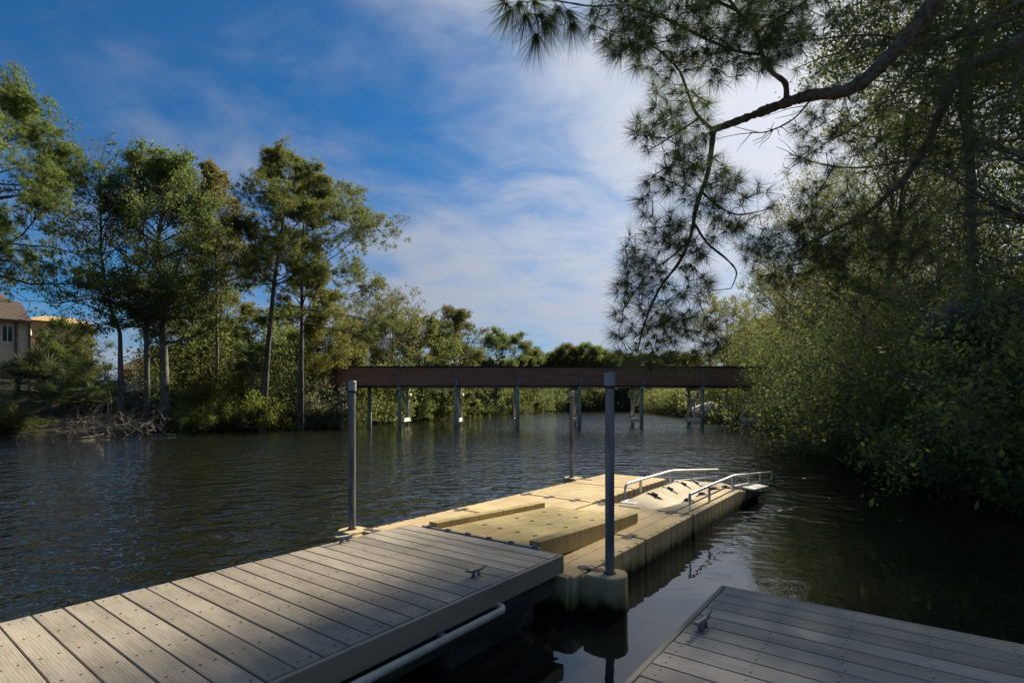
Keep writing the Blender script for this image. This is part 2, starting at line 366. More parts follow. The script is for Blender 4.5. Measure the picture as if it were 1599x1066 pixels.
def river_sd(x, y):
    """signed distance to the river's edge, positive on land"""
    p = np.stack([np.ravel(x), np.ravel(y)], -1); A = RIVER; B = np.roll(A, -1, 0)
    d = np.full(len(p), 1e9); inside = np.zeros(len(p), bool)
    for a_, b_ in zip(A, B):
        e = b_ - a_; w = p - a_; t = np.clip((w @ e) / (e @ e), 0, 1)
        d = np.minimum(d, np.linalg.norm(w - t[:, None] * e, axis=1))
        c1 = (a_[1] <= p[:, 1]) != (b_[1] <= p[:, 1])
        with np.errstate(divide='ignore', invalid='ignore'):
            xi = a_[0] + (p[:, 1] - a_[1]) / (e[1] if e[1] else 1e-9) * e[0]
        inside ^= c1 & (p[:, 0] < xi)
    return np.where(inside, -d, d).reshape(np.shape(x))

def ground_h(x, y):
    x = np.asarray(x, float); y = np.asarray(y, float)
    d = river_sd(x, y)
    side = np.clip((x + 4 - 0.05 * y) / 10 + 0.5, 0, 1)                 # 0 on the left bank, 1 on the right bank
    top = 2.7 * (1 - side) + 1.3 * side; run = 9.0 * (1 - side) + 5.0 * side
    t = np.clip(d / run, 0, 1); land = top * (t * t * (3 - 2 * t)) ** 0.7 + 0.25 * np.clip(d, 0, 0.6)
    wob = 0.16 * np.sin(x * 0.9 + 1.3 * np.sin(y * 0.6)) * np.sin(y * 0.8 + 0.7) * np.clip(d / 3, 0, 1)
    return np.where(d > 0, land + wob, -np.minimum(1.6, -d * 0.5))

def gz(x, y): return float(ground_h(np.array([x]), np.array([y]))[0])

def axis(lo, hi, dense0, dense1, step):
    mid = np.arange(dense0, dense1, step); k = np.arange(1, 34)
    g_ = step * (1.17 ** k - 1) / 0.17 * 1.17
    a = dense0 - g_; b_ = dense1 - step + g_
    return np.concatenate([[lo], a[a > lo][::-1], mid, b_[b_ < hi], [hi]])
xs = axis(-2500, 2500, -60, 45, 0.75); ys = axis(-2500, 2500, -20, 75, 0.75)
X, Y = np.meshgrid(xs, ys); Z = ground_h(X, Y)
nx, ny = len(xs), len(ys); idx = np.arange(nx * ny).reshape(ny, nx)
gg = Geo(); gg.add(np.stack([X, Y, Z], -1), np.stack([idx[:-1, :-1], idx[:-1, 1:], idx[1:, 1:], idx[1:, :-1]], -1).reshape(-1, 4))
tag(gg.build('ground', M['soil'], smooth=True), 'wooded river bank of dark soil and leaf litter', kind='structure')
wgeo = Geo(); wgeo.add([(-150, -90, 0), (120, -90, 0), (120, 210, 0), (-150, 210, 0)], [(0, 1, 2, 3)])
tag(wgeo.build('water', M['water']), 'dark rippled river water', kind='structure')

# ------------------------------------------------------------------ docks: local x runs out along the dock (u), local y across (v)
ROT = math.radians(53.35)
cR, sR = math.cos(ROT), math.sin(ROT)
def uv(u, v, z=0.0): return (u * cR - v * sR, u * sR + v * cR, z)
DECK, FLOAT = 0.54, 0.345

def cleat(parent, u, v, z, ang, s=1.0):
    c = Geo()
    c.box(-0.05, 0.05, -0.022, 0.022, 0, 0.008, 0.003)
    base = c.build('cleat', M['iron'], parent, loc=(u, v, z)); base.rotation_euler = (0, 0, ang); base.scale = (s, s, s)
    for sx in (-1, 1): Geo().tube([(sx * 0.03, 0, 0.006), (sx * 0.026, 0, 0.045)], [0.016, 0.011], 8).build('cleat_post', M['iron'], base, smooth=True)
    h2 = Geo(); h2.tube([(-0.115, 0, 0.072), (-0.09, 0, 0.062), (-0.05, 0, 0.053), (0, 0, 0.05), (0.05, 0, 0.053), (0.09, 0, 0.062), (0.115, 0, 0.072)], [0.006, 0.010, 0.013, 0.014, 0.013, 0.010, 0.006], 8)
    h2.build('cleat_horn', M['iron'], base, smooth=True)

def dock(name, label, u0, u1, v0, v1, mat, rim_side):
    uc, vc = (u0 + u1) / 2, (v0 + v1) / 2
    root = empty(name, uv(uc, vc), ROT, label=label, cat='dock')
    L, W = u1 - u0, v1 - v0
    pitch = 0.1535; rim = 0.032
    y0, y1 = -W / 2 + rim + 0.006, W / 2 - rim - 0.006
    if rim_side: y1 = W / 2 + 0.004
    pg = Geo(); pg.box(-pitch / 2 + 0.0035, pitch / 2 - 0.0035, y0, y1, -0.026, 0, 0.004)
    me = pg.mesh('plank', mat)
    n = int((L - 0.04) / pitch); sg = Geo()
    joists = np.linspace(y0 + 0.06, y1 - 0.06, 6)
    for i in range(n):
        o = bpy.data.objects.new('plank', me); link(o, root)
        xc = L / 2 - 0.036 - pitch * (i + 0.5)
        o.location = (xc, float(rng.normal(0, 0.0015)), DECK + float(rng.normal(0, 0.0008)))
        for j in joists:
            for sx in (-0.035, 0.035):
                x, y = xc + sx + rng.normal(0, 0.004), j + rng.normal(0, 0.006)
                an = np.arange(6) / 6 * 2 * math.pi
                sg.add(np.stack([x + 0.0072 * np.cos(an), y + 0.0072 * np.sin(an), np.full(6, DECK + 0.0018)], -1), [list(range(6))])
    tag(sg.build('screw_heads', M['screw'], root), kind='stuff')
    for s_, nm in ((-1, 'rim_board'), (1, 'rim_board')):
        if s_ == 1 and rim_side: yb = (W / 2 - 0.05, W / 2 - 0.015, DECK - 0.03)
        else: yb = (min(s_ * W / 2, s_ * (W / 2 - rim)), max(s_ * W / 2, s_ * (W / 2 - rim)), DECK - 0.003)
        Geo().box(-L / 2, L / 2 - 0.034, yb[0], yb[1], DECK - 0.155, yb[2], 0.004).build(nm, M['fascia'], root)
    Geo().box(L / 2 - 0.032, L / 2, -W / 2, W / 2, DECK - 0.155, DECK - 0.003, 0.004).build('end_board', M['fascia'], root)
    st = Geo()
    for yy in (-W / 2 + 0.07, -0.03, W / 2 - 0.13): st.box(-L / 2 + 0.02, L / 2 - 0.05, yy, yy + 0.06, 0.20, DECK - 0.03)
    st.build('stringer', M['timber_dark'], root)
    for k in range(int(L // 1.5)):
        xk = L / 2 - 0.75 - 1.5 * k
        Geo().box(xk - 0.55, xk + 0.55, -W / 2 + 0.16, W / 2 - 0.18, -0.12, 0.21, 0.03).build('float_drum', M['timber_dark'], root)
    return root, uc, vc

dl, ulc, vlc = dock('floating_dock', 'grey composite plank dock half in sun, joined to the tan float', -2.3, 3.942, 2.37, 4.325, M['deck_l'], True)
cleat(dl, 3.04 - ulc, 2.60 - vlc, DECK, math.radians(-6), 0.95)
cleat(dl, 3.05 - ulc, 4.24 - vlc, DECK, math.radians(-4), 1.1)
hg = Geo(); hg.box(0, 0.035, -0.72, 0.80, DECK - 0.02, DECK + 0.008, 0.003); hg.build('hinge_strip', M['iron'], dl, loc=(3.948 - ulc, 0, 0))
for k in range(6):
    b_ = Geo(); b_.tube([(0, -0.028, 0), (0, 0.028, 0)], 0.013, 8); b_.build('hinge_knuckle', M['iron'], dl, loc=(3.965 - ulc, -0.66 + 0.27 * k, DECK + 0.012))
pp = Geo(); e = 2.93 - ulc; vp = 2.285 - vlc
arc = [(e + 0.075 * math.sin(t), vp + 0.075 * (1 - math.cos(t)), 0.385) for t in np.linspace(0, math.pi / 2, 7)]
pp.tube([(-2.2 - ulc, vp, 0.385)] + arc + [(e + 0.075, vp + 0.17, 0.40)], 0.025, 12)
pp.build('side_rail_pipe', M['pipe'], dl, smooth=True)
for ub in (-1.2, 0.6, 2.4):
    Geo().box(ub - ulc - 0.02, ub - ulc + 0.02, vp + 0.02, vp + 0.16, 0.37, 0.40, 0.004).build('pipe_bracket', M['galv'], dl)

dr, urc, vrc = dock('floating_dock', 'shaded grey plank dock with one cleat near its corner', -2.6, 3.968, -0.93, 1.06, M['deck_r'], False)
dr.name = 'floating_dock.001'
cleat(dr, 3.10 - urc, 0.93 - vrc, DECK, math.radians(-3), 1.15)

# guide poles
def guide_pole(u, v, label, r=0.041):
    root = empty('guide_pole', uv(u, v, -1.5), label=label, cat='pole', group='guide poles of the docks')
    g_ = Geo(); g_.tube([(0, 0, 0), (0, 0, 3.51)], r, 20); g_.build('shaft', M['galv'], root, smooth=False)
    g_ = Geo(); g_.tube([(0, 0, 3.485), (0, 0, 3.515)], r + 0.006, 20); g_.build('band', M['screw'], root)
    g_ = Geo(); g_.tube([(0, 0, 3.51), (0, 0, 3.62), (0, 0, 3.628)], [r + 0.009, r + 0.008, r + 0.002], 20); g_.build('cap', M['cap'], root)
guide_pole(4.27, 2.095, 'grey steel pole through the rounded float beside the watercraft port')
guide_pole(3.93, 5.32, 'grey steel pole at the corner of the sunlit plank dock')
guide_pole(9.45, 5.50, 'grey steel pole at the end of the tan finger float')

# tan modular float
fl = empty('floating_platform', uv(5.6, 3.77), ROT, label='tan plastic modular float joined to the plank dock end', cat='float')
FU, FV = 5.6, 3.77
def section(u0, u1, v0, v1, along_u, ribs):
    g_ = Geo(); u0 -= FU; u1 -= FU; v0 -= FV; v1 -= FV
    g_.box(u0, u1, v0, v1, -0.06, FLOAT - 0.022, 0.012)
    w = 0.205
    if along_u:
        n = max(1, round((v1 - v0 - 0.03) / w)); e_ = np.linspace(v0 + 0.012, v1 - 0.012, n + 1)
        for a_, b_ in zip(e_[:-1], e_[1:]): g_.box(u0 + 0.01, u1 - 0.01, a_ + 0.004, b_ - 0.004, FLOAT - 0.03, FLOAT, 0.006)
    else:
        n = max(1, round((u1 - u0 - 0.03) / w)); e_ = np.linspace(u0 + 0.012, u1 - 0.012, n + 1)
        for a_, b_ in zip(e_[:-1], e_[1:]): g_.box(a_ + 0.004, b_ - 0.004, v0 + 0.01, v1 - 0.01, FLOAT - 0.03, FLOAT, 0.006)
    for side in ribs:
        if side in 'LR':
            n = round((u1 - u0) / 0.20); e_ = np.linspace(u0, u1, n + 1)
            for i, (a_, b_) in enumerate(zip(e_[:-1], e_[1:])):
                yy = (v0 - 0.035, v0 + 0.05) if side == 'R' else (v1 - 0.05, v1 + 0.035)
                g_.box(a_ + 0.002, b_ - 0.002, yy[0], yy[1], -0.05, FLOAT - 0.003, 0.011)
        else:
            n = round((v1 - v0) / 0.20); e_ = np.linspace(v0, v1, n + 1)
            for a_, b_ in zip(e_[:-1], e_[1:]):
                xx = (u0 - 0.035, u0 + 0.05) if side == 'N' else (u1 - 0.05, u1 + 0.035)
                g_.box(xx[0], xx[1], a_ + 0.002, b_ - 0.002, -0.05, FLOAT - 0.003, 0.011)
    return g_.build('float_section', M['poly'], fl)
section(3.99, 5.585, 2.34, 3.765, True, 'RN'); section(5.615, 7.205, 2.34, 3.765, True, 'R')
section(3.99, 5.585, 3.795, 5.17, True, 'LN'); section(5.615, 7.205, 3.795, 5.17, True, 'L')
section(7.235, 8.83, 3.90, 5.17, False, 'LR'); section(8.86, 10.42, 3.90, 5.17, False, 'LRF')
def coupler(u, v, ang):
    g_ = Geo(); n = 12; pts = []
    for cxx in (-0.075, 0.075):
        an = np.linspace(0, 2 * math.pi, n, endpoint=False)
        g_.prism([(cxx + 0.06 * math.cos(a), 0.06 * math.sin(a)) for a in an], FLOAT - 0.02, FLOAT + 0.004)
    g_.box(-0.06, 0.06, -0.024, 0.024, FLOAT - 0.02, FLOAT + 0.0075)
    o = g_.build('coupler', M['coupler'], fl, loc=(u - FU, v - FV, 0)); o.rotation_euler = (0, 0, ang)
for v in (5.07, 4.62, 4.14): coupler(7.22, v, 0)
coupler(7.2, 3.66, 0.2); coupler(7.2, 2.60, 0); coupler(5.6, 5.07, 0); coupler(5.6, 2.50, 0); coupler(4.28, 2.29, math.pi / 2); coupler(4.05, 5.1, math.pi / 2); coupler(9.35, 5.1, math.pi / 2)
def pile_float(u, v, s):
    """rounded (D-shaped) float that holds a guide pole; s: +1 on the v+ side, -1 on the v- side"""
    g_ = Geo(); w = 0.165; pts = [(-w, -0.17)] + [(w, -0.17)] + [(w * math.cos(t), 0.035 + 0.115 * math.sin(t)) for t in np.linspace(0.15, math.pi - 0.15, 9)]
    pts = [(x * s if False else x, y * s) for x, y in pts]
    if s < 0: pts = pts[::-1]
    def ring(k, z): return [(x * k, y * k, z) for x, y in pts]
    n = len(pts); V = ring(1.0, -0.06) + ring(1.0, FLOAT - 0.03) + ring(0.985, FLOAT - 0.008) + ring(0.93, FLOAT + 0.002)
    Fq = [(k * n + i, k * n + (i + 1) % n, k * n + n + (i + 1) % n, k * n + n + i) for k in range(3) for i in range(n)]
    g_.add(V, Fq); g_.F.append(np.array([[3 * n + i for i in range(n)]]))
    o = g_.build('pole_float', M['poly'], fl, smooth=False, loc=(u - FU, v - FV, 0))
    c_ = Geo(); c_.tube([(0, 0, FLOAT - 0.01), (0, 0, FLOAT + 0.012)], 0.054, 18); c_.build('pole_collar', M['coupler'], o)
pile_float(4.27, 2.095, -1); pile_float(3.93, 5.32, 1); pile_float(9.45, 5.50, 1)
for px_, pv_ in ((4.27, 2.25), (3.93, 5.2), (9.45, 5.3)):
    Geo().box(px_ - FU - 0.15, px_ - FU + 0.15, pv_ - FV - 0.1, pv_ - FV + 0.1, -0.05, FLOAT - 0.03, 0.02).build('float_neck', M['poly'], fl)
Geo().box(3.985 - FU, 4.05 - FU, 2.33 - FV, 2.46 - FV, FLOAT - 0.1, FLOAT + 0.004, 0.01).build('corner_block', M['poly'], fl)

# drive-on watercraft port on top of the float: sloping tray with block gunwales
po = empty('watercraft_port', uv(4.0, 3.42, FLOAT), ROT, label='sloping tan drive-on watercraft port with block side walls on the float', cat='watercraft port')
def slope(u): return 0.575 - 0.047 * u - FLOAT          # gunwale top over the float at u metres from the dock
tilt = math.atan(0.047)
def port_xf(V):
    V = V.copy(); V[:, 2] += -0.047 * V[:, 0]; return V
g_ = Geo()
nst = 7; e_ = np.linspace(-0.60, 0.60, nst + 1)
for a_, b_ in zip(e_[:-1], e_[1:]): g_.box(0.03, 2.35, a_ + 0.003, b_ - 0.003, 0.06, 0.168, 0.004)
g_.box(0.05, 2.3, -0.58, 0.58, 0.09, 0.158)
g_.xf(port_xf).build('floor_panel', M['poly_port'], po)
for side in (1, -1):
    n = 9; e_ = np.linspace(0.05, 2.18 if side > 0 else 2.30, n + 1)
    for i, (a_, b_) in enumerate(zip(e_[:-1], e_[1:])):
        g_ = Geo(); y0, y1 = (0.605, 0.72) if side > 0 else (-0.72, -0.605)
        last = i == n - 1
        if last:
            g_.add([(a_ + 0.004, y0, 0.05), (b_ - 0.10, y0, 0.05), (b_, y0, 0.14), (b_, y0, 0.232), (a_ + 0.004, y0, 0.232),
                    (a_ + 0.004, y1, 0.05), (b_ - 0.10, y1, 0.05), (b_, y1, 0.14), (b_, y1, 0.232), (a_ + 0.004, y1, 0.232)],
                   [(0, 1, 2, 3, 4), (9, 8, 7, 6, 5)])
            g_.F.append(np.array([(0, 5, 6, 1), (1, 6, 7, 2), (2, 7, 8, 3), (3, 8, 9, 4), (4, 9, 5, 0)]) + 0)
        else: g_.box(a_ + 0.001, b_ - 0.001, y0, y1, 0.045, 0.232, 0.005)
        g_.xf(port_xf).build('gunwale_block', M['poly_port'], po)
for i in range(3):
    for yy in (-0.36, -0.12, 0.14, 0.38):
        g_ = Geo(); an = np.arange(10) / 10 * 2 * math.pi; xx = 0.55 + 0.62 * i + 0.1 * yy
        g_.prism([(xx + 0.036 * math.cos(a), yy + 0.026 * math.sin(a)) for a in an], 0.15, 0.172); g_.xf(port_xf).build('drain_plug', M['coupler'], po)
lg = Geo()
for uu in (0.25, 1.15, 2.0): lg.box(uu - 0.06, uu + 0.06, -0.55, 0.55, 0.0, 0.08 - 0.047 * uu + 0.0)
lg.build('skid', M['poly_port'], po)

# kayak launch: ramp float with a roller trough and two handrails
ka = empty('kayak_launch', uv(7.24, 2.94), ROT, label='cream kayak launch with roller trough and two low metal handrails', cat='kayak launch')
def rz_(u):            # top of the launch side decks: level, then dipping into the river
    return FLOAT - 0.0 if u < 2.6 else FLOAT - 0.135 * (u - 2.6)
us = np.array([0.0, 0.5, 1.2, 2.0, 2.6, 3.4, 4.4, 5.4])
def loft(prof, name, mat, smooth=True):
    """prof(u) -> list of (v, z)"""
    rows = [[(u, v, z) for v, z in prof(u)] for u in us]; n = len(rows[0]); V = np.array(rows).reshape(-1, 3)
    i = np.arange(len(us) * n).reshape(len(us), n)
    q = np.stack([i[:-1, :-1], i[1:, :-1], i[1:, 1:], i[:-1, 1:]], -1).reshape(-1, 4)
    g_ = Geo(); g_.add(V, q); return g_.build(name, mat, ka, smooth=smooth)
def deep(u): return min(-0.25, rz_(u) - 0.3)
loft(lambda u: [(0.60, deep(u)), (0.60, rz_(u) - 0.02), (0.585, rz_(u)), (0.515, rz_(u)), (0.50, rz_(u) - 0.02), (0.50, deep(u))], 'side_deck', M['poly'], False)
loft(lambda u: [(-0.36, deep(u)), (-0.36, rz_(u) - 0.01), (-0.38, rz_(u)), (-0.585, rz_(u)), (-0.60, rz_(u) - 0.02), (-0.60, deep(u))], 'side_deck', M['poly'], False)
def trough(u):
    k = min(1.0, u / 1.2); k = k * k * (3 - 2 * k); z = rz_(u)
    dz = (0.11 * k) * (1.0 if u < 3.6 else max(0.2, 1 - (u - 3.6) * 0.5)); hump = 0.075 * k
    return [(0.50, z + hump * 0.7), (0.42, z + hump), (0.30, z + hump * 0.75), (0.15, z + 0.15 * hump - 0.4 * dz), (0.03, z - dz - 0.02), (-0.03, z - dz - 0.02), (-0.14, z - 0.45 * dz), (-0.26, z + 0.10 * hump), (-0.36, z + 0.2 * hump)]
loft(trough, 'roller_trough', M['poly_cream'])
for k, u in enumerate((0.95, 1.65, 2.35, 3.05)):
    for side in (1, -1):
        pr = trough(u); A, B = (pr[1], pr[3]) if side > 0 else (pr[8], pr[6])
        mid = ((A[0] + B[0]) / 2, (A[1] + B[1]) / 2)
        g_ = Geo()
        L0 = np.array([u - 0.02, A[0], A[1] + 0.012]); L1 = np.array([u + 0.02, B[0], B[1] + 0.012])
        pts = [L0 + (L1 - L0) * t for t in np.linspace(0, 1, 7)]
        g_.tube(pts, [0.003, 0.013, 0.022, 0.025, 0.022, 0.013, 0.003], 8)
        ro = g_.build('roller_axle', M['roller'], ka, smooth=True)
        g_ = Geo(); d = (L1 - L0) / np.linalg.norm(L1 - L0); c0 = (L0 + L1) / 2 + np.array([0, 0, 0.018])
        g_.tube([c0 - d * 0.05, c0 - d * 0.04, c0 + d * 0.04, c0 + d * 0.05], [0.028, 0.038, 0.038, 0.028], 12); g_.build('roller', M['roller'], ro, smooth=False)
# ribs on the outside flank of the launch
rb = Geo()
for u in np.arange(0.05, 4.0, 0.2): rb.box(u + 0.002, u + 0.198, -0.635, -0.58, -0.2, rz_(u + 0.2) - 0.004, 0.011)
rb.build('flank_rib', M['poly'], ka)
for side, u_end in ((1, 5.55), (-1, 5.75)):
    v = 0.555 * side; h = 0.25
    hr = Geo()
    up = [(0.10 if side < 0 else 0.42, v, FLOAT - 0.02), (0.10 if side < 0 else 0.42, v, FLOAT + h - 0.06)]
    s0 = up[0][0]
    if side > 0: top = [(s0 + 0.03, v, FLOAT + h - 0.02), (s0 + 0.12, v, FLOAT + h + 0.005)]
    else: top = [(s0 + 0.005, v, FLOAT + h - 0.01), (s0 + 0.03, v, FLOAT + h + 0.002)]
    top += [(1.2, v, FLOAT + h + 0.01), (2.35, v, FLOAT + h + 0.01), (2.6, v, FLOAT + h), (u_end, v, FLOAT + h - 0.265)]
    hr.tube(up + top, 0.021, 10)
    rail = hr.build('handrail', M['rail'], ka, smooth=True)
    for pu in (1.02, 2.4, 3.6, 4.6):
        zt = np.interp(pu, [2.6, u_end], [FLOAT + h, FLOAT + h - 0.265]); g_ = Geo()
        g_.box(pu - 0.032, pu + 0.032, v - 0.012, v + 0.012, rz_(pu) - 0.03, zt - 0.008, 0.003); g_.build('post', M['rail'], rail)
    g_ = Geo(); g_.tube([(2.45, v, rz_(2.45) + 0.05), (2.7, v, rz_(2.7) + 0.06), (u_end - 0.12, v, FLOAT + h - 0.42), (u_end, v, FLOAT + h - 0.40), (u_end + 0.02, v, FLOAT + h - 0.27)], 0.016, 8)
    g_.build('lower_rail', M['rail'], rail, smooth=True)
g_ = Geo(); g_.box(3.0, 4.25, -0.78, -0.40, -0.02, 0.022, 0.008)
def tlt(V):
    V = V.copy(); V[:, 2] += FLOAT - 0.03 - 0.075 * (V[:, 0] - 3.0) + 0.10 * (V[:, 1] + 0.6); return V
g_.xf(tlt).build('step_plate', M['rail'], ka)
g_ = Geo(); g_.box(0.18, 0.50, 0.30, 0.54, FLOAT + 0.004, FLOAT + 0.016, 0.003); g_.build('transition_plate', M['rail'], ka)

# ------------------------------------------------------------------ footbridge
BY = 43.0; BW = 3.7; ZT, ZB = 4.98, 3.42
br = empty('footbridge', (0, BY, 0), label='long rust brown girder bridge on timber pile bents across the river', cat='bridge')
bents = [P(x, 640, BY)[0] for x in (533, 623, 711, 808, 905.5, 1003, 1098, 1190, 1285)]
edges = [-14.2] + bents[1:-1] + [bents[-1] + 4]
for a_, b_ in zip(edges[:-1], edges[1:]):
    for yy, t in ((0, 0.06), (BW, 0.06)):
        Geo().box(a_ + 0.012, b_ - 0.012, yy, yy + t, ZB, ZT - 0.07, 0.008).build('girder_panel', M['bridge'], br)
    Geo().box(a_ + 0.01, b_ - 0.01, -0.09, BW + 0.15, ZT - 0.07, ZT + 0.02, 0.01).build('top_rail', M['bridge_dark'], br)
    Geo().box(a_ + 0.01, b_ - 0.01, -0.05, BW + 0.11, ZB - 0.09, ZB, 0.01).build('bottom_flange', M['bridge_dark'], br)
for i, x in enumerate(bents[1:], 1):
    lean = float(rng.normal(0, 0.03))
    for k, yy in enumerate((0.25, BW - 0.2)):
        g_ = Geo(); g_.tube([(x + lean, yy, -1.6), (x, yy, ZB - 0.35), (x, yy, ZB - 0.1)], [0.165, 0.145, 0.145], 10); g_.build('pile', M['pile'], br, smooth=True)
    Geo().box(x - 0.15, x + 0.15, -0.10, BW + 0.2, ZB - 0.36, ZB - 0.1, 0.02).build('pile_cap', M['pile'], br)
    sd = 1 if x < 0 else -1
    Geo().box(x + sd * 0.2 - 0.04, x + sd * 0.2 + 0.04, 0.0, BW, 0.42, 0.74, 0.01).build('cross_beam', M['brace'], br)
    g_ = Geo(); g_.tube([(x + sd * 0.22, BW - 0.1, 0.7), (x + sd * 0.22, 0.3, ZB - 0.5)], 0.12, 6); g_.build('diagonal_brace', M['brace'], br)
    g_ = Geo(); g_.tube([(x + sd * 0.30, BW - 0.1, ZB - 0.6), (x + sd * 0.30, 1.4, 1.9)], 0.08, 6); g_.build('diagonal_brace', M['brace'], br)
    Geo().box(x - 0.035, x + 0.035, -0.12, -0.03, ZB - 0.1, ZT - 0.2, 0.01).build('girder_strut', M['steel_strut'], br)
    Geo().box(x + 0.06, x + 0.20, -0.16, -0.03, ZB + 0.02, ZB + 0.62, 0.01).build('strut_bracket', M['steel_strut'], br)
# approach span that turns away on the left bank
ap = np.array([edges[0], 0.0]); dirv = np.array([-0.62, 0.78]); nrm = np.array([0.78, 0.62])
for k in range(6):
    a_, b_ = ap + dirv * (k * 1.6 + 0.02), ap + dirv * (k * 1.6 + 1.58); 
    for r in range(5):
        z0 = ZB + 0.02 + r * 0.29; g_ = Geo()
        g_.prism([tuple(a_), tuple(a_ - nrm * 0.05), tuple(b_ - nrm * 0.05), tuple(b_)][::1], z0, z0 + 0.26); g_.build('approach_board', M['bridge'], br)
    g_ = Geo(); g_.prism([tuple(a_), tuple(a_ + nrm * 3.0), tuple(b_ + nrm * 3.0), tuple(b_)][::-1], ZB - 0.05, ZB + 0.04); g_.build('approach_deck', M['bridge_dark'], br)
    g_ = Geo(); g_.prism([tuple(a_ - nrm * 0.08), tuple(a_ + nrm * 0.06), tuple(b_ + nrm * 0.06), tuple(b_ - nrm * 0.08)][::-1], ZT - 0.06, ZT + 0.02); g_.build('approach_rail', M['bridge_dark'], br)
for k in (0, 3):
    c0 = ap + dirv * k * 1.6
    for s_ in (0.3, 2.7):
        q = c0 + nrm * s_; g_ = Geo(); g_.tube([(q[0], q[1], -1.2), (q[0], q[1], ZB - 0.05)], 0.17, 10); g_.build('pile', M['pile'], br, smooth=True)
g_ = Geo(); g_.tube([(bents[0] + 0.2, -0.05, ZB - 0.15), (bents[0] + 1.0, 0.2, ZB - 1.6)], 0.05, 6); g_.build('diagonal_brace', M['brace'], br)

# covered boat on its lift beyond the bridge
bx, by = P(1108, 640, 56)[0], 56.0
bo = empty('covered_boat', (bx, by, 0.72), -0.35, label='small motor boat under an off-white cover on a lift past the bridge', cat='boat')
def hull(rows):
    V = []; 
    for x, pr in rows: V += [(x, y, z) for y, z in pr]
    n = len(rows[0][1]); i = np.arange(len(rows) * n).reshape(len(rows), n)
    g_ = Geo(); g_.add(V, np.stack([i[:-1, :-1], i[1:, :-1], i[1:, 1:], i[:-1, 1:]], -1).reshape(-1, 4)); return g_
ws = [(-1.8, 0.85), (-0.9, 0.92), (0.2, 0.92), (1.1, 0.72), (1.8, 0.38), (2.25, 0.04)]
hull([(x, [(w, 0.62 + 0.03 * x), (w * 0.93, 0.3), (w * 0.55, 0.08), (0, 0.0 + 0.06 * max(0, x)), (-w * 0.55, 0.08), (-w * 0.93, 0.3), (-w, 0.62 + 0.03 * x)]) for x, w in ws]).build('hull', M['boat_hull'], bo, smooth=True)
hull([(x, [(-w * 1.04, 0.56 + 0.03 * x), (-w * 0.95, 0.70), (-w * 0.45, 0.74 + hh * 0.75), (0, 0.76 + hh), (w * 0.45, 0.74 + hh * 0.75), (w * 0.95, 0.70), (w * 1.04, 0.56 + 0.03 * x)]) for (x, w), hh in zip(ws, (0.1, 0.45, 0.78, 0.5, 0.2, 0.02))]).build('cover', M['boat_cover'], bo, smooth=False)
g_ = Geo(); g_.box(-2.15, -1.8, -0.2, 0.2, 0.1, 0.95, 0.06); g_.build('outboard_motor', M['coupler'], bo)
lf = empty('boat_lift', (bx, by, -1.2), -0.35, label='boat lift of four pale posts and cradle beams beside the wooded bank', cat='boat lift')
for sx in (-1.5, 1.5):
    for sy, hh in ((-1.45, 4.0), (1.45, 4.9)):
        g_ = Geo(); g_.tube([(sx, sy, 0), (sx, sy, hh)], 0.10, 10); g_.build('post', M['brace'], lf)
    Geo().box(sx - 0.08, sx + 0.08, -1.5, 1.5, 1.72, 1.94, 0.02).build('cradle_beam', M['steel_strut'], lf)
for sy in (-0.5, 0.5): Geo().box(-1.7, 1.7, sy - 0.07, sy + 0.07, 1.94, 2.04, 0.01).build('bunk_board', M['brace'], lf)
# ------------------------------------------------------------------ vegetation generators
def unit(a): return a / (np.linalg.norm(a, axis=-1, keepdims=True) + 1e-9)

def leaves(geo, C, size, r, aspect=0.5, droop=0.0, flat=0.0):
    """rhombic leaves, slightly folded, centred on C"""
    n = len(C); a = unit(r.normal(size=(n, 3)) + np.array([0, 0, -droop])); b_ = r.normal(size=(n, 3)); b_[:, 2] *= (1 - flat)
    b_ = unit(np.cross(a, b_)); L = size * np.clip(np.exp(r.normal(-0.05, 0.36, (n, 1))), 0.4, 1.9)
    V = np.stack([C - a * L / 2, C + b_ * L * aspect / 2, C + a * L / 2, C - b_ * L * aspect / 2], 1)
    geo.add(V, np.arange(4 * n).reshape(n, 4))

def needles(geo, C, D, n, L, w, r, spread=1.0, droop=0.15):
    """tufts of needle blades: C tuft centres, D tuft directions"""
    T = len(C); d = unit(D[:, None, :] * r.uniform(0.1, 1.25, (T, n, 1)) + unit(r.normal(size=(T, n, 3))) * spread + np.array([0, 0, -droop]))
    s = unit(np.cross(d, r.normal(size=(T, n, 3)))); ln = L * r.uniform(0.7, 1.15, (T, n, 1)); c = C[:, None, :] + d * 0.015
    V = np.stack([c - s * w / 2, c + s * w / 2, c + d * ln], 2).reshape(-1, 3)
    geo.add(V, np.arange(len(V)).reshape(-1, 3))

def grow(start, d, length, npts, wob, up, r):
    T = len(start); Pt = np.zeros((T, npts, 3)); Pt[:, 0] = start; d = unit(d)
    for k in range(1, npts):
        d = unit(d + r.normal(size=(T, 3)) * wob + np.array([0, 0, up])); Pt[:, k] = Pt[:, k - 1] + d * (length / (npts - 1))[:, None]
    return Pt

def sprout(Pt, k, s0, s1, r, mix=0.9, up=0.2):
    """k side shoots from each polyline: start points, directions, position along the parent"""
    T, N, _ = Pt.shape; s = r.uniform(s0, s1, (T, k)); s[:, 0] = 1.0; f = s * (N - 1); i = np.minimum(f.astype(int), N - 2); w = (f - i)[..., None]
    ti = np.arange(T)[:, None]; st = Pt[ti, i] * (1 - w) + Pt[ti, i + 1] * w; loc = unit(Pt[ti, i + 1] - Pt[ti, i])
    d = unit(loc + r.normal(size=(T, k, 3)) * mix + np.array([0, 0, up]))
    return st.reshape(-1, 3), d.reshape(-1, 3), s.reshape(-1), np.repeat(np.arange(T), k)

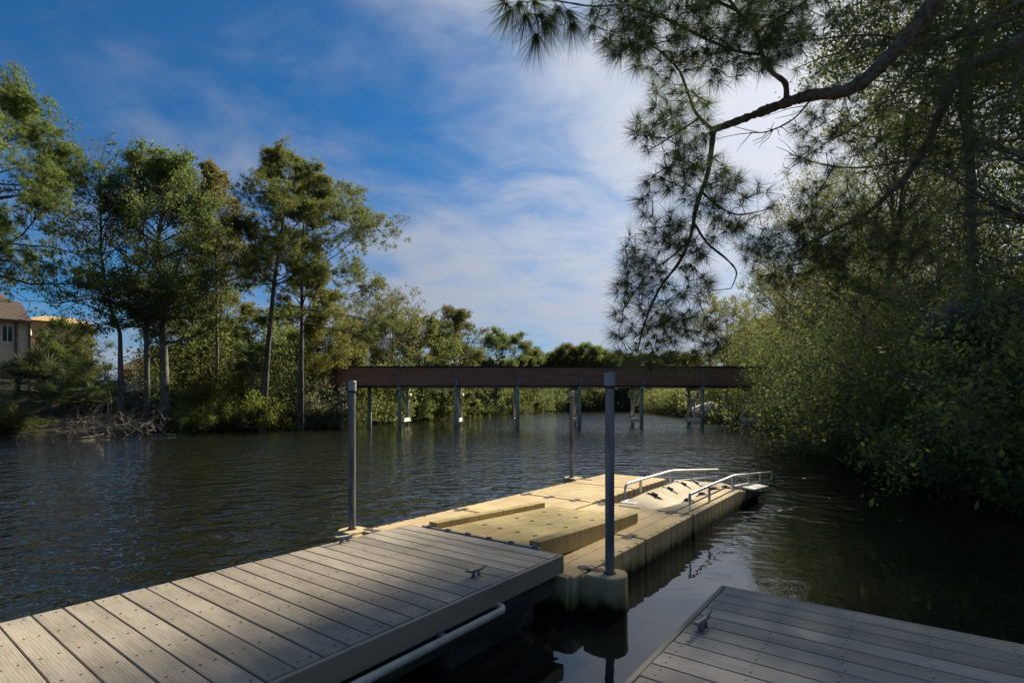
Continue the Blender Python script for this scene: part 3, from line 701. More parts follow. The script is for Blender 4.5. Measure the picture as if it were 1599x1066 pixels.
def make_tree(seed, H, trunk_r, crown0, R, kind='oak', n1=24, n2=7, n3=4, nl=24, leaf=0.13, prof=None, lean=(0, 0), bend=0.25, bias=None, bias_k=0.0, elev=(0.15, 0.9),
              tuft=(4, 12, 0.26, 0.024), spread=0.15, bare_top=0.0, trunk_pts=None, top_frac=0.9):
    """returns (wood Geo, crown Geo) with the trunk base at the origin"""
    r = np.random.default_rng(seed); wood, crown = Geo(), Geo()
    if trunk_pts is None:
        t = np.linspace(0, 1, 12); px = np.cumsum(r.normal(0, bend, 12)) * 0.35; py = np.cumsum(r.normal(0, bend, 12)) * 0.35
        tp = np.stack([(px - px[0]) * t + lean[0] * t, (py - py[0]) * t + lean[1] * t, t * H * top_frac], -1)
    else:
        tp = np.asarray(trunk_pts, float)
    zz = tp[:, 2] / tp[-1, 2]
    rad = trunk_r * (1 - 0.86 * zz) + trunk_r * 0.35 * np.exp(-tp[:, 2] / 0.5); tp = tp.copy(); tp[0, 2] -= 0.4
    wood.tube(tp, rad, 10)
    tl = np.sort(r.uniform(crown0, 1.0, n1)) ** 0.92; tl = np.clip(tl, crown0, 1.0)
    st = np.stack([np.interp(tl, zz, tp[:, k]) for k in range(3)], -1)
    az = np.arange(n1) * 2.39996 + r.normal(0, 0.5, n1); q = (tl - crown0) / (1 - crown0)
    el = elev[0] + (elev[1] - elev[0]) * q + r.normal(0, 0.14, n1)
    if prof is None: prof = lambda q_: np.sin(np.clip(0.22 + 0.78 * q_, 0, 1) * math.pi) ** 0.7 * 0.92 + 0.16
    L = R * np.array([prof(x) for x in q]) * r.uniform(0.72, 1.15, n1)
    d = np.stack([np.cos(az) * np.cos(el), np.sin(az) * np.cos(el), np.sin(el)], -1)
    if bias is not None:
        L = L * (1 + bias_k * (d[:, 0] * bias[0] + d[:, 1] * bias[1]))
    P1 = grow(st, d, L, 6, 0.16, 0.05, r)
    r1 = np.interp(tl, zz, rad) * 0.5; r1 = np.minimum(r1, 0.035 * L + 0.01)
    wood.tubes(P1, r1[:, None] * np.linspace(1, 0.3, 6)[None], 5)
    s2, d2, a2, o2 = sprout(P1, n2 + 4, 0.48 if kind == 'pine' else 0.28, 1.0, r, 0.75, 0.15)
    kp = r.uniform(size=len(o2)) < np.clip(L[o2] / (0.75 * L.max()), 0.3, 1.0); s2, d2, a2, o2 = s2[kp], d2[kp], a2[kp], o2[kp]
    L2 = np.maximum(L[o2] * r.uniform(0.25, 0.48, len(o2)) * (1.15 - 0.55 * a2), 0.13 * R)
    P2 = grow(s2, d2, L2, 4, 0.22, 0.08, r); r2 = np.maximum(r1[o2] * 0.38, 0.008)
    wood.tubes(P2, r2[:, None] * np.linspace(1, 0.35, 4)[None], 4)
    s3, d3, a3, o3 = sprout(P2, n3, 0.25, 1.0, r, 0.85, 0.15)
    L3 = np.clip(L2[o3] * r.uniform(0.35, 0.65, len(o3)), 0.12, 1.3)
    L3 = np.minimum(L3, 0.55) if kind == 'pine' else L3
    P3 = grow(s3, d3, L3, 3, 0.25, 0.1, r); r3 = np.maximum(r2[o3] * 0.4, 0.005)
    wood.tubes(P3, r3[:, None] * np.linspace(1, 0.4, 3)[None], 3)
    tips = P3[:, 2]; tdir = unit(P3[:, 2] - P3[:, 1])
    keep = np.ones(len(tips), bool)
    if bare_top: keep = r.uniform(size=len(tips)) > bare_top * np.clip((tips[:, 2] / H - 0.55) / 0.25, 0, 1)
    if kind == 'bare': return wood, crown
    if kind == 'pine':
        k, n, ln, w = tuft
        tips, tdir = np.concatenate([tips[keep], P3[keep, 1]]), np.concatenate([tdir[keep]] * 2)
        C = np.repeat(tips, k, 0); D = np.repeat(tdir, k, 0); C = C + r.normal(size=C.shape) * spread * np.array([1, 1, 0.55])
        D = unit(D + r.normal(size=D.shape) * 0.5 + np.array([0, 0, 0.25])); needles(crown, C, D, n, ln, w, r, 0.9, 0.0)
    else:
        tb = np.concatenate([P3[keep, 2], P3[keep, 1]]); k = max(1, nl // 2)
        C = np.repeat(tb, k, 0); C = C + r.normal(size=C.shape) * spread * np.array([1, 1, 0.75]); leaves(crown, C, leaf, r, 0.55, 0.2)
    return wood, crown

def plant(name, label, cat, loc, wood, crown, wm, cm, rz=0.0, scale=1.0, group=None, parts=('trunk', 'crown')):
    root = empty(name, loc, rz, label=label, cat=cat, group=group); root.scale = (scale,) * 3 if not hasattr(scale, '__len__') else scale
    if wood is not None and wood.n: wood.build(parts[0], wm, root, smooth=True)
    if crown is not None and crown.n: crown.build(parts[1], cm, root)
    return root

def replant(src, label, loc, rz, scale=1.0, group=None):
    c = dup(src, None, loc, rz, scale); c['label'] = label
    if group: c['group'] = group
    return c

def base_at(px, Y): x = (px - CX) / F_PX * Y; return (x, Y, gz(x, Y))
def h_at(py, Y, zb): return EYE + (HOR - py) / F_PX * Y - zb

def left_tree(name, label, px, Y, top, seed, wm, cm, group=None, R_px=70, crown_py=450, trunk_px=None, **kw):
    b0 = base_at(px, Y); H = h_at(top, Y, b0[2]); c0 = h_at(crown_py, Y, b0[2]) / H
    if trunk_px is not None:
        kw['trunk_pts'] = [((x - px) / F_PX * Y + 0, 0.25 * math.sin(i * 1.7) * (i > 0), 0.0 if i == 0 else h_at(y, Y, b0[2])) for i, (x, y) in enumerate(trunk_px)]
    w, c_ = make_tree(seed, H, kw.pop('tr', 0.2), c0, R_px / F_PX * Y, **kw)
    return plant(name, label, 'tree', b0, w, c_, wm, cm, group=group)

PINE = dict(kind='pine', n1=30, n2=7, n3=4, elev=(-0.05, 0.85))
ORD = ['first', 'second', 'third', 'fourth', 'fifth', 'sixth', 'seventh', 'eighth', 'ninth', 'tenth', 'eleventh', 'twelfth', 'thirteenth', 'fourteenth', 'fifteenth', 'sixteenth']
# ---- left bank, tall trees
w_, c_ = make_tree(90, 8.0, 0.12, 0.12, 2.6, kind='oak', n1=34, n2=7, n3=4, nl=20, leaf=0.13, elev=(0.0, 1.0))
us = plant('understory_tree', 'small round tree in front of the ochre house', 'tree', base_at(95, 43), w_, c_, M['bark_grey'], M['oak'])
us.scale = (0.75,) * 3
for k, (px_, Y_, top, lb) in enumerate(((132, 45, 505, 'small tree between the ochre house and the sparse tree'), (285, 46, 430, None), (318, 43, 470, None),
                                         (352, 47, 450, None), (385, 48, 470, None), (428, 47, 480, None), (455, 50, 470, None), (490, 49, 500, None), (535, 50, 500, None), (580, 58, 510, None), (640, 64, 520, None), (675, 72, 515, None))):
    b0 = base_at(px_, Y_); replant(us, lb or ORD[max(0, k - 1)] + ' leafy understory tree along the house bank, counted from the ochre house', b0, k * 1.9, h_at(top, Y_, b0[2]) / 8.2, None if lb else 'understory trees of the house bank')
left_tree('pine_tree', 'tall broad pine with long drooping limbs beside the beige house', -22, 30, 118, 1, M['bark_pine'], M['needle_y'], R_px=140, crown_py=440, tr=0.30, **{**PINE, 'n1': 40, 'n2': 8, 'elev': (-0.3, 0.75)}, tuft=(4, 13, 0.27, 0.026))
left_tree('sparse_tree', 'thin-leaved tree with bare twiggy top over the palmettos', 190, 34, 212, 2, M['bark_grey'], M['oak'], R_px=112, crown_py=540, tr=0.17, kind='oak', n1=44, n2=7, n3=4, nl=18, leaf=0.12, bare_top=0.9,
          trunk_px=[(190, 620), (183, 520), (170, 470), (162, 400), (155, 320), (150, 230)], elev=(0.1, 1.0))
left_tree('autumn_tree', 'tall dense olive-green tree on a thick trunk', 258, 36, 216, 3, M['bark_grey'], M['oak'], R_px=98, crown_py=545, tr=0.33, kind='oak', n1=64, n2=8, n3=5, nl=24, leaf=0.13, elev=(-0.05, 1.0))
left_tree('slender_tree', 'slender brownish tree between the dense olive tree and the pine pair', 338, 40, 236, 4, M['bark_grey'], M['rust_leaf'], R_px=62, crown_py=490, tr=0.15, kind='oak', n1=50, n2=7, n3=4, nl=20, leaf=0.13, elev=(0.3, 1.1))
left_tree('slender_tree', 'second thin trunk with open pale crown behind the brownish tree', 312, 46, 330, 44, M['bark_grey'], M['oak'], R_px=70, crown_py=540, tr=0.12, kind='oak', n1=38, n2=6, n3=4, nl=12, leaf=0.13, elev=(0.3, 1.0)).name = 'slender_tree.001'
left_tree('pine_tree', 'tall leaning pine of the pair, with a flat rounded top', 405, 37, 226, 5, M['bark_pine'], M['needle_y'], R_px=88, crown_py=440, tr=0.25, trunk_px=[(405, 612), (416, 540), (428, 450), (440, 370), (446, 320), (450, 268)], **{**PINE, 'n1': 30, 'elev': (0.0, 0.65)}, tuft=(4, 13, 0.27, 0.026))
left_tree('pine_tree', 'straight pine of the pair, its limbs reaching out over the river', 468, 38, 262, 6, M['bark_pine'], M['needle'], R_px=98, crown_py=500, tr=0.22, trunk_px=[(468, 610), (469, 520), (472, 430), (476, 350), (480, 298)], bias=(1, -0.1), bias_k=0.5, **{**PINE, 'n1': 34, 'elev': (-0.05, 0.6)}, tuft=(4, 13, 0.27, 0.026))
left_tree('yellow_tree', 'small bright yellow tree behind the straight pine', 512, 44, 438, 7, M['bark_grey'], M['yellow'], R_px=52, crown_py=590, tr=0.12, kind='oak', n1=28, n2=7, n3=4, nl=22, leaf=0.13, elev=(0.1, 1.0))
left_tree('bare_tree', 'leafless twiggy tree behind the yellow tree', 560, 50, 448, 8, M['twig_bare'], M['oak'], R_px=55, crown_py=560, tr=0.14, kind='bare', n1=26, n2=7, n3=5, elev=(0.3, 1.1))
left_tree('bare_tree', 'leafless twiggy tree among russet oaks above the bridge', 612, 56, 452, 9, M['twig_bare'], M['oak'], R_px=50, crown_py=560, tr=0.14, kind='bare', n1=26, n2=7, n3=5, elev=(0.3, 1.1))
left_tree('oak_tree', 'russet oak beyond the bridge among leafless trees', 610, 60, 462, 10, M['bark_grey'], M['rust_leaf'], R_px=60, crown_py=560, tr=0.2, kind='oak', n1=26, n2=7, n3=4, nl=12, leaf=0.17)
left_tree('oak_tree', 'broad green oak beyond the bridge, below the leafless trees', 560, 54, 500, 12, M['bark_grey'], M['oak'], R_px=60, crown_py=610, tr=0.2, kind='oak', n1=26, n2=7, n3=4, nl=22, leaf=0.16)
left_tree('oak_tree', 'green oak beyond the bridge with a low wide crown', 655, 66, 496, 13, M['bark_grey'], M['oak'], R_px=62, crown_py=610, tr=0.2, kind='oak', n1=26, n2=7, n3=4, nl=22, leaf=0.19)
lp = left_tree('pine_tree', 'round-topped pine beyond the bridge, tallest of its row', 712, 74, 478, 14, M['bark_pine'], M['needle'], R_px=44, crown_py=570, tr=0.22, **{**PINE, 'n1': 24}, tuft=(2, 9, 0.42, 0.05), spread=0.36)
left_tree('oak_tree', 'dusky oak under the round-topped pine', 700, 80, 520, 15, M['bark_grey'], M['oak_dark'], R_px=58, crown_py=620, tr=0.2, kind='oak', n1=24, n2=7, n3=4, nl=20, leaf=0.22)
b0 = base_at(775, 98); replant(lp, 'far pine standing in front of the distant tree line', b0, 2.0, h_at(514, 98, b0[2]) / h_at(478, 74, base_at(712, 74)[2]), 'pines past the bridge')
b0 = base_at(802, 104); replant(lp, 'far pine standing in front of the distant tree line', b0, 4.1, h_at(520, 104, b0[2]) / h_at(478, 74, base_at(712, 74)[2]), 'pines past the bridge')
w_, c_ = make_tree(16, 9.0, 0.2, 0.12, 4.6, kind='oak', n1=26, n2=7, n3=4, nl=18, leaf=0.26)
oak0 = plant('oak_tree', 'low oak at the water beyond the bridge', 'tree', base_at(752, 100), w_, c_, M['bark_grey'], M['oak'], group='low oaks beyond the bridge')
for px_, Y_, s_ in ((712, 78, 0.9), (770, 104, 1.1), (790, 112, 0.95), (826, 128, 0.9), (735, 88, 0.8), (690, 70, 0.72), (640, 62, 0.66), (600, 56, 0.6)):
    replant(oak0, 'low oak at the water beyond the bridge', base_at(px_, Y_), rng.uniform(0, 6), s_, 'low oaks beyond the bridge')
# far tree line closing the river
w_, c_ = make_tree(17, 19.0, 0.28, 0.42, 4.4, **{**PINE, 'n1': 24, 'n2': 6}, tuft=(2, 9, 0.60, 0.085), spread=0.5)
fp = plant('pine_tree', 'distant pine in the row that closes the river', 'tree', base_at(838, 165), w_, c_, M['bark_pine'], M['needle'], group='far pines closing the river')
for px_, Y_, top in ((856, 168, 548), (872, 172, 541), (888, 168, 533), (905, 176, 540), (918, 170, 532), (936, 174, 541), (952, 168, 548), (968, 176, 545), (984, 170, 550), (1002, 168, 548), (1022, 172, 552), (820, 160, 550), (1045, 165, 545), (1070, 160, 548)):
    b0 = base_at(px_, Y_); replant(fp, 'distant pine in the row that closes the river', b0, rng.uniform(0, 6), h_at(top, Y_, b0[2]) / 19.0, 'far pines closing the river')
for k, px_ in enumerate(np.linspace(838, 1085, 13)):
    Y_ = 160 + 6 * math.sin(k * 2.1); replant(oak0, 'distant dark oak under the far pines', base_at(px_, Y_), rng.uniform(0, 6), rng.uniform(0.7, 0.95), 'far oaks under the pine row')
# right bank past the bridge
w_, c_ = make_tree(18, 14.0, 0.22, 0.10, 5.0, kind='oak', n1=34, n2=8, n3=4, nl=22, leaf=0.2, elev=(-0.1, 1.0))
ro = plant('shade_tree', 'dark spreading tree on the bank past the boat lift', 'tree', base_at(1165, 92), w_, c_, M['bark_grey'], M['oak_dark'], group='dark trees past the boat lift')
for px_, Y_, s_ in ((1095, 98, 0.62), (1050, 118, 0.66), (1130, 78, 0.66), (1020, 138, 0.66), (1190, 72, 0.9), (1230, 60, 0.85)):
    replant(ro, 'dark spreading tree on the bank past the boat lift', base_at(px_, Y_), rng.uniform(0, 6), s_, 'dark trees past the boat lift')
left_tree('autumn_tree', 'yellow-leaved tree over the right end of the bridge'.replace('right end', 'far end'), 1135, 58, 462, 19, M['bark_grey'], M['yellow'], R_px=70, crown_py=600, tr=0.18, kind='oak', n1=32, n2=8, n3=4, nl=16, leaf=0.14).name = 'autumn_tree.001'
left_tree('autumn_tree', 'tall thin yellow-green tree with open twiggy crown behind the bank shrubs', 1268, 36, 252, 20, M['bark_grey'], M['yellow'], R_px=105, crown_py=520, tr=0.2, kind='oak', n1=40, n2=8, n3=4, nl=12, leaf=0.10, elev=(0.1, 1.1)).name = 'autumn_tree.002'
left_tree('autumn_tree', 'olive tree with arching limbs where the bridge meets the bank', 1238, 46, 430, 21, M['bark_grey'], M['oak_dark'], R_px=85, crown_py=565, tr=0.2, kind='oak', n1=36, n2=8, n3=4, nl=18, leaf=0.12).name = 'autumn_tree.003'
# near right bank
def right_tree(label, x, y, H, R, seed, cm, crown0=0.15, name='bank_tree', **kw):
    args = dict(kind='oak', n1=40, n2=7, n3=5, nl=12, leaf=0.085, elev=(-0.15, 1.0), spread=0.24); args.update(kw)
    w, c_ = make_tree(seed, H, args.pop('tr', 0.2), crown0, R, **args)
    return plant(name, label, 'tree', (x, y, gz(x, y)), w, c_, M['bark_grey'], cm)
right_tree('evergreen bank tree with dense dark crown behind the overhanging shrubs', 16.0, 22.5, 13.5, 4.0, 31, M['oak'], nl=10)
right_tree('tall open-crowned bank tree with bare inner limbs', 15.0, 14.0, 15.0, 4.0, 32, M['oak_dark'], crown0=0.25, nl=16)
right_tree('olive bank tree leaning toward the bridge', 21.5, 32, 13.0, 4.2, 33, M['oak_dark'], lean=(-0.8, 0))
right_tree('dark bank tree partly hidden by the pine boughs', 22.5, 28, 13.0, 4.6, 34, M['oak'], crown0=0.2, nl=9)
right_tree('green bank tree rising behind the moss-hung limbs', 19.5, 20, 17.0, 4.6, 35, M['oak'], crown0=0.3, nl=16)
right_tree('low-branched evergreen at the water edge near the shaded dock', 12.6, 11.5, 10.0, 3.4, 36, M['oak_dark'], crown0=0.12, leaf=0.075)
right_tree('tallest dense tree of the shaded bank, its crown high above the docks', 14.95, 16.95, 19.0, 3.8, 38, M['oak_dark'], crown0=0.52, lean=(-0.8, 0.2), nl=26, leaf=0.11, tr=0.24)
right_tree('dense bank tree filling the gap past the mossy limbs', 27, 38, 13, 4.6, 37, M['oak'], leaf=0.12, nl=9)

_src = [o for o in COL.objects if o.get('label', '').startswith('evergreen bank tree with dense dark')][0]  # evergreen copies added behind the far bank shrubs to shade them
for lb, x, y, rz, sc_ in (('added shading evergreen set back from the bank where the bridge lands', 28.5, 45, 1.0, 1.05), ('added shading evergreen between the bridge landing and the olive tree', 25.0, 37.0, 2.4, 1.0), ('added shading evergreen farther along the bank than the bridge landing', 32.0, 54, 4.0, 1.1), ('added shading evergreen behind the tall dark bushes', 21.5, 25.5, 5.2, 1.0)):
    replant(_src, lb, (x, y, gz(x, y)), rz, sc_)

def make_shrub(seed, H, R, leaf, n, n1=16, up=0.5, droop=0.0):
    r = np.random.default_rng(seed); wood, crown = Geo(), Geo()
    az = r.uniform(0, 6.28, n1); el = r.uniform(0.35, 1.35, n1); d = np.stack([np.cos(az) * np.cos(el), np.sin(az) * np.cos(el), np.sin(el)], -1)
    st = np.stack([np.cos(az) * 0.15 * R, np.sin(az) * 0.15 * R, np.full(n1, -0.15)], -1) * r.uniform(0.3, 1, (n1, 1)) * np.array([1, 1, 0]) + np.array([0, 0, -0.15])
    L = (np.cos(el) * R + np.sin(el) * H) * r.uniform(0.65, 1.0, n1)
    P1 = grow(st, d, L, 6, 0.15, -0.05 - droop, r); wood.tubes(P1, (0.012 + 0.008 * L)[:, None] * np.linspace(1, 0.3, 6)[None], 5)
    s2, d2, a2, o2 = sprout(P1, 9, 0.2, 1.0, r, 0.8, 0.2); L2 = L[o2] * r.uniform(0.2, 0.42, len(o2))
    P2 = grow(s2, d2, L2, 4, 0.25, 0.0 - droop, r); wood.tubes(P2, np.full((len(P2), 1), 0.008) * np.linspace(1, 0.4, 4)[None], 4)
    s3, d3, a3, o3 = sprout(P2, 5, 0.2, 1.0, r, 0.9, 0.15); L3 = L2[o3] * r.uniform(0.35, 0.7, len(o3))
    P3 = grow(s3, d3, L3, 3, 0.2, 0.0 - droop, r); wood.tubes(P3, np.full((len(P3), 1), 0.0045) * np.linspace(1, 0.5, 3)[None], 3)
    tb = np.concatenate([P3[:, 2], P3[:, 1], P2[:, 3]]); k = max(1, n // len(tb)); C = np.repeat(tb, k, 0); C = C + r.normal(size=C.shape) * leaf * 1.5
    C = C[C[:, 2] > -0.25]; leaves(crown, C, leaf, r, 0.5, 0.2)
    return wood, crown
SP = ('stem', 'foliage')
# left bank shrubs (one source mesh of each kind, then copies)
w_, c_ = make_shrub(51, 3.2, 2.6, 0.12, 14000)
sA = plant('shrub', 'green wax myrtle shrub at the foot of the leaning pine', 'shrub', base_at(330, 40), w_, c_, M['bark_grey'], M['shrub'], parts=SP, group='wax myrtles along the bank')
for k, (px_, Y_, s_, z_) in enumerate(sorted(((300, 41, 1.25, 0), (365, 42, 1.5, 1), (420, 43, 1.4, 2), (452, 45, 1.5, 3), (500, 47, 1.3, 4), (395, 39.5, 0.85, 5), (-45, 31.5, 0.8, 1), (545, 53, 1.4, 0), (330, 45, 1.6, 3), (132, 42, 0.8, 2)))):
    replant(sA, ORD[k] + ' green wax myrtle under the tall trees, counted from the beige house', base_at(px_, Y_), z_ * 1.1, s_, 'wax myrtles along the bank')
w_, c_ = make_shrub(52, 1.9, 2.0, 0.11, 9000)
plant('shrub', 'bright yellow-green shrub hanging over the water by the pine pair', 'shrub', (*base_at(378, 37.0)[:2], 0.35), w_, c_, M['bark_grey'], M['shrub_bright'], parts=SP).name = 'bright_shrub'
_bs = COL.objects['bright_shrub']
for lb, px_, Y_, s_, rz in (('bright shrub at the water between the pine pair and the bridge', 455, 41.5, 0.9, 1.0), ('bright shrub at the water beside the feathery shrub and bridge end', 528, 47.5, 1.0, 2.6), ('small bright shrub near the brush pile end', 318, 35.6, 0.6, 4.0)):
    replant(_bs, lb, (*base_at(px_, Y_)[:2], 0.35), rz, s_)
w_, c_ = make_shrub(53, 3.0, 2.3, 0.10, 15000, n1=22)
sG = plant('shrub', 'feathery grey-green shrub by the end of the bridge', 'shrub', (*base_at(490, 41.5)[:2], 0.3), w_, c_, M['bark_grey'], M['shrub_grey'], parts=SP); sG.name = 'feathery_shrub'
replant(sG, 'second feathery shrub, rising against the leaning pine trunk', base_at(440, 40), 2.0, 1.05)
for k, (px_, Y_, s_) in enumerate(((-30, 30.2, 0.55), (15, 31.6, 0.42), (45, 31.9, 0.36), (295, 35.4, 0.5), (330, 36.3, 0.6), (432, 39.3, 0.6), (520, 46.6, 0.75))):
    b0 = base_at(px_, Y_); replant(sA, ORD[k] + ' low shrub over the water line, counted from the house toward the bridge', (b0[0], b0[1], max(0.05, b0[2] - 0.1)), k * 1.3, s_, 'low shrubs along the house bank water line')
w_, c_ = make_shrub(54, 3.2, 3.0, 0.19, 9000)
sF = plant('shrub', 'leafy shrub at the water under the bridge', 'shrub', base_at(575, 55), w_, c_, M['bark_grey'], M['shrub'], parts=SP, group='shrubs along the water past the bridge')
def bank_row(i0, i1, step, inland, label, group, smin, smax, start=0.0):
    """shrubs set along the river edge from polygon corner i0 to i1"""
    k = 0
    for i in range(i0, i1):
        a_, b_ = RIVER[i], RIVER[i + 1]; e_ = b_ - a_; L_ = np.linalg.norm(e_); n_ = np.array([e_[1], -e_[0]]) / L_
        for t in np.arange(step * 0.4, L_, step):
            q = a_ + e_ * t / L_ + n_ * (inland + rng.normal(0, 0.5))
            if q[1] < start: continue
            replant(sF, label, (q[0], q[1], max(0.05, gz(q[0], q[1]) - 0.1)), rng.uniform(0, 6), rng.uniform(smin, smax), group); k += 1
bank_row(16, 20, 5.0, 1.2, 'leafy shrub at the water under the bridge', 'shrubs along the water past the bridge', 0.85, 1.35, 46)
bank_row(6, 10, 5.5, 1.4, 'shaded shrub along the bank behind the boat lift', 'shaded shrubs behind the boat lift', 1.0, 1.5)
bank_row(10, 16, 5.5, 1.8, 'distant shrub at the water below the far pines', 'far shrubs closing the river', 1.5, 2.3)
# overhanging shrubs of the near right bank
w_, c_ = make_shrub(61, 3.4, 2.9, 0.09, 34000, n1=26, droop=0.02)
sR1 = plant('shrub', 'second leafy shrub overhanging the shaded bank, counted from the shaded dock', 'shrub', (10.3, 11.2, 0.15), w_, c_, M['bark_grey'], M['shrub_dark'], parts=SP, group='overhanging shrubs of the shaded bank')
for k, (x, y, s_) in enumerate(((9.9, 8.6, 0.95), (11.6, 14.6, 0.95), (13.0, 18.3, 1.0), (14.9, 22.5, 1.05), (17.2, 27.0, 1.05), (19.9, 31.5, 1.0), (22.3, 36.5, 0.95), (24.6, 41.5, 0.9))):
    replant(sR1, ORD[k + (k > 0)] + ' leafy shrub overhanging the shaded bank, counted from the shaded dock', (x, y, 0.15), 1.0 + k * 1.7, s_, 'overhanging shrubs of the shaded bank')
w_, c_ = make_shrub(62, 5.0, 3.0, 0.085, 40000, n1=28)
sR2 = plant('shrub', 'second tall dark bush behind the drooping shrubs, counted from the shaded dock', 'shrub', (12.8, 14.4, gz(12.8, 14.4)), w_, c_, M['bark_grey'], M['oak_dark'], parts=SP, group='tall dark bushes of the shaded bank')
for k, (x, y, s_) in enumerate(((13.8, 11.0, 1.0), (15.2, 19.0, 1.05), (17.4, 24.5, 1.1), (20, 30, 1.15), (23, 37, 1.2), (26, 45, 1.2))):
    replant(sR2, ORD[k + (k > 0)] + ' tall dark bush behind the drooping shrubs, counted from the shaded dock', (x, y, gz(x, y)), k * 1.3, s_, 'tall dark bushes of the shaded bank')
# woods that continue behind and beside
wood_geo = Geo(); wr = np.random.default_rng(77); Cs = []
for k in range(260):
    a_ = wr.uniform(0, 2 * math.pi); rad_ = wr.uniform(60, 230); x, y = rad_ * math.cos(a_), 60 + rad_ * math.sin(a_)
    if river_sd(np.array([x]), np.array([y]))[0] < 9 or (y > 20 and abs(x) < 1.05 * y) or (x < 0 and y > 0 and y < 75 and x > -75): continue
    h_ = wr.uniform(9, 15); n_ = 420; u_ = unit(wr.normal(size=(n_, 3))) * wr.uniform(0.55, 1, (n_, 1)) ** 0.5
    Cs.append(np.array([x, y, gz(x, y) + h_ * 0.55]) + u_ * np.array([4.2, 4.2, h_ * 0.48]) + wr.normal(size=(n_, 3)) * 0.4)
leaves(wood_geo, np.concatenate(Cs), 0.7, wr, 0.6)
tag(wood_geo.build('woods', M['oak_dark']), 'dense woods standing back from both river banks', 'woods', kind='stuff')

# palms
def fan_palm(seed, stem_h, n, pet, blade, dead=0, el=(-0.2, 1.2), nb=16):
    r = np.random.default_rng(seed); wood, green, brown = Geo(), Geo(), Geo()
    if stem_h > 0: wood.tube([(0, 0, -0.3), (0.05, 0.02, stem_h * 0.4), (0.0, 0.05, stem_h)], [0.2, 0.17, 0.16], 10)
    def frond(geo, az, e, pl, bl):
        d = np.array([math.cos(az) * math.cos(e), math.sin(az) * math.cos(e), math.sin(e)]); h0 = np.array([0, 0, max(stem_h, 0)]); hub = h0 + d * pl + np.array([0, 0, -0.12 * pl])
        geo.tube([h0, h0 + d * pl * 0.6, hub], 0.012, 4, cap=False)
        side = unit(np.cross(d, [0, 0, 1.0])[None])[0]; upv = np.cross(side, d)
        for t in np.linspace(-1.9, 1.9, nb):
            dd = unit((d * math.cos(t) + side * math.sin(t) + upv * 0.18 * abs(math.sin(t)))[None])[0]; L = bl * (1 - 0.12 * abs(t)) * r.uniform(0.85, 1.08)
            w = np.cross(dd, upv); w = w / np.linalg.norm(w) * 0.042
            mid = hub + dd * L * 0.55; tip = hub + dd * L + np.array([0, 0, -0.16 * L])
            geo.add([hub, mid - w, tip, mid + w], [(0, 1, 2, 3)])
    for k in range(n): frond(green, k * 2.4 + r.normal(0, 0.2), r.uniform(*el), pet * r.uniform(0.7, 1.1), blade * r.uniform(0.8, 1.1))
    for k in range(dead): frond(brown, k * 2.4 + r.normal(0, 0.3), r.uniform(-1.35, -0.5), pet * r.uniform(0.6, 0.9), blade * 0.9)
    return wood, green, brown
def palm(name, label, px, Y, stem_h, n, pet, blade, seed, dead=0, group=None, el=(-0.2, 1.2), z=None):
    b0 = base_at(px, Y); w, g_, br_ = fan_palm(seed, stem_h, n, pet, blade, dead, el)
    root = empty(name, b0 if z is None else (b0[0], b0[1], z), label=label, cat='palm', group=group)
    if w.n: w.build('trunk', M['palm_trunk'], root, smooth=True)
    g_.build('fronds', M['palm'], root)
    if br_.n: br_.build('dead_fronds', M['palm_dead'], root)
    return root
palm('cabbage_palm', 'cabbage palm with a skirt of dead fronds against the dense olive tree', 228, 34.8, h_at(425, 34.8, 2.0), 30, 1.1, 1.0, 71, 26, el=(-0.6, 1.1))
palm('cabbage_palm', 'short cabbage palm behind the leaning pine trunk', 392, 40, h_at(512, 40, 2.2), 30, 1.1, 1.0, 72, 18, el=(-0.6, 1.1)).name = 'cabbage_palm.001'
palm('palmetto', 'big palmetto clump with raised fans below the beige house', 62, 37, 0.9, 34, 1.9, 1.35, 73, 10, el=(0.0, 1.3))
for k, (px_, Y_, s_) in enumerate(((26, 37, 1.4), (80, 34.5, 1.1), (98, 37.5, 1.6), (122, 36, 1.2), (155, 36, 1.0))):
    palm('palmetto', ORD[k] + ' smaller palmetto fan clump on the bank, counted from the beige house', px_, Y_, 0.4 * s_, 22, 1.3 * s_, 0.9 * s_, 80 + k, 7, 'palmettos on the house bank', el=(-0.1, 1.25))

# heap of dead branches at the water, under the sparse tree
r = np.random.default_rng(91); bp = Geo(); T = 115
cx0 = np.array([(px_ - CX) / F_PX * 31.8 for px_ in r.uniform(85, 240, T)]); st = np.stack([cx0, 31.6 + r.uniform(-0.6, 1.6, T), r.uniform(0.1, 0.9, T)], -1)
d = np.stack([r.normal(0, 1, T), r.normal(-0.2, 0.5, T), r.normal(0.15, 0.35, T)], -1); L = r.uniform(0.7, 2.6, T)
Pb = grow(st, d, L, 6, 0.3, -0.04, r); Pb[..., 2] = np.maximum(Pb[..., 2], 0.03); bp.tubes(Pb, (0.01 + 0.012 * L * r.uniform(0.3, 1.1, T))[:, None] * np.linspace(1, 0.25, 6)[None], 5)
s2, d2, a2, o2 = sprout(Pb, 6, 0.2, 1.0, r, 0.9, 0.0); L2 = L[o2] * r.uniform(0.15, 0.4, len(o2)); bp.tubes(grow(s2, d2, L2, 4, 0.25, 0.0, r), np.full((len(o2), 1), 0.009) * np.linspace(1, 0.4, 4)[None], 3)
tag(bp.build('brush_pile', M['deadwood']), 'tangled heap of bleached dead branches at the water edge', 'brush pile', kind='stuff')

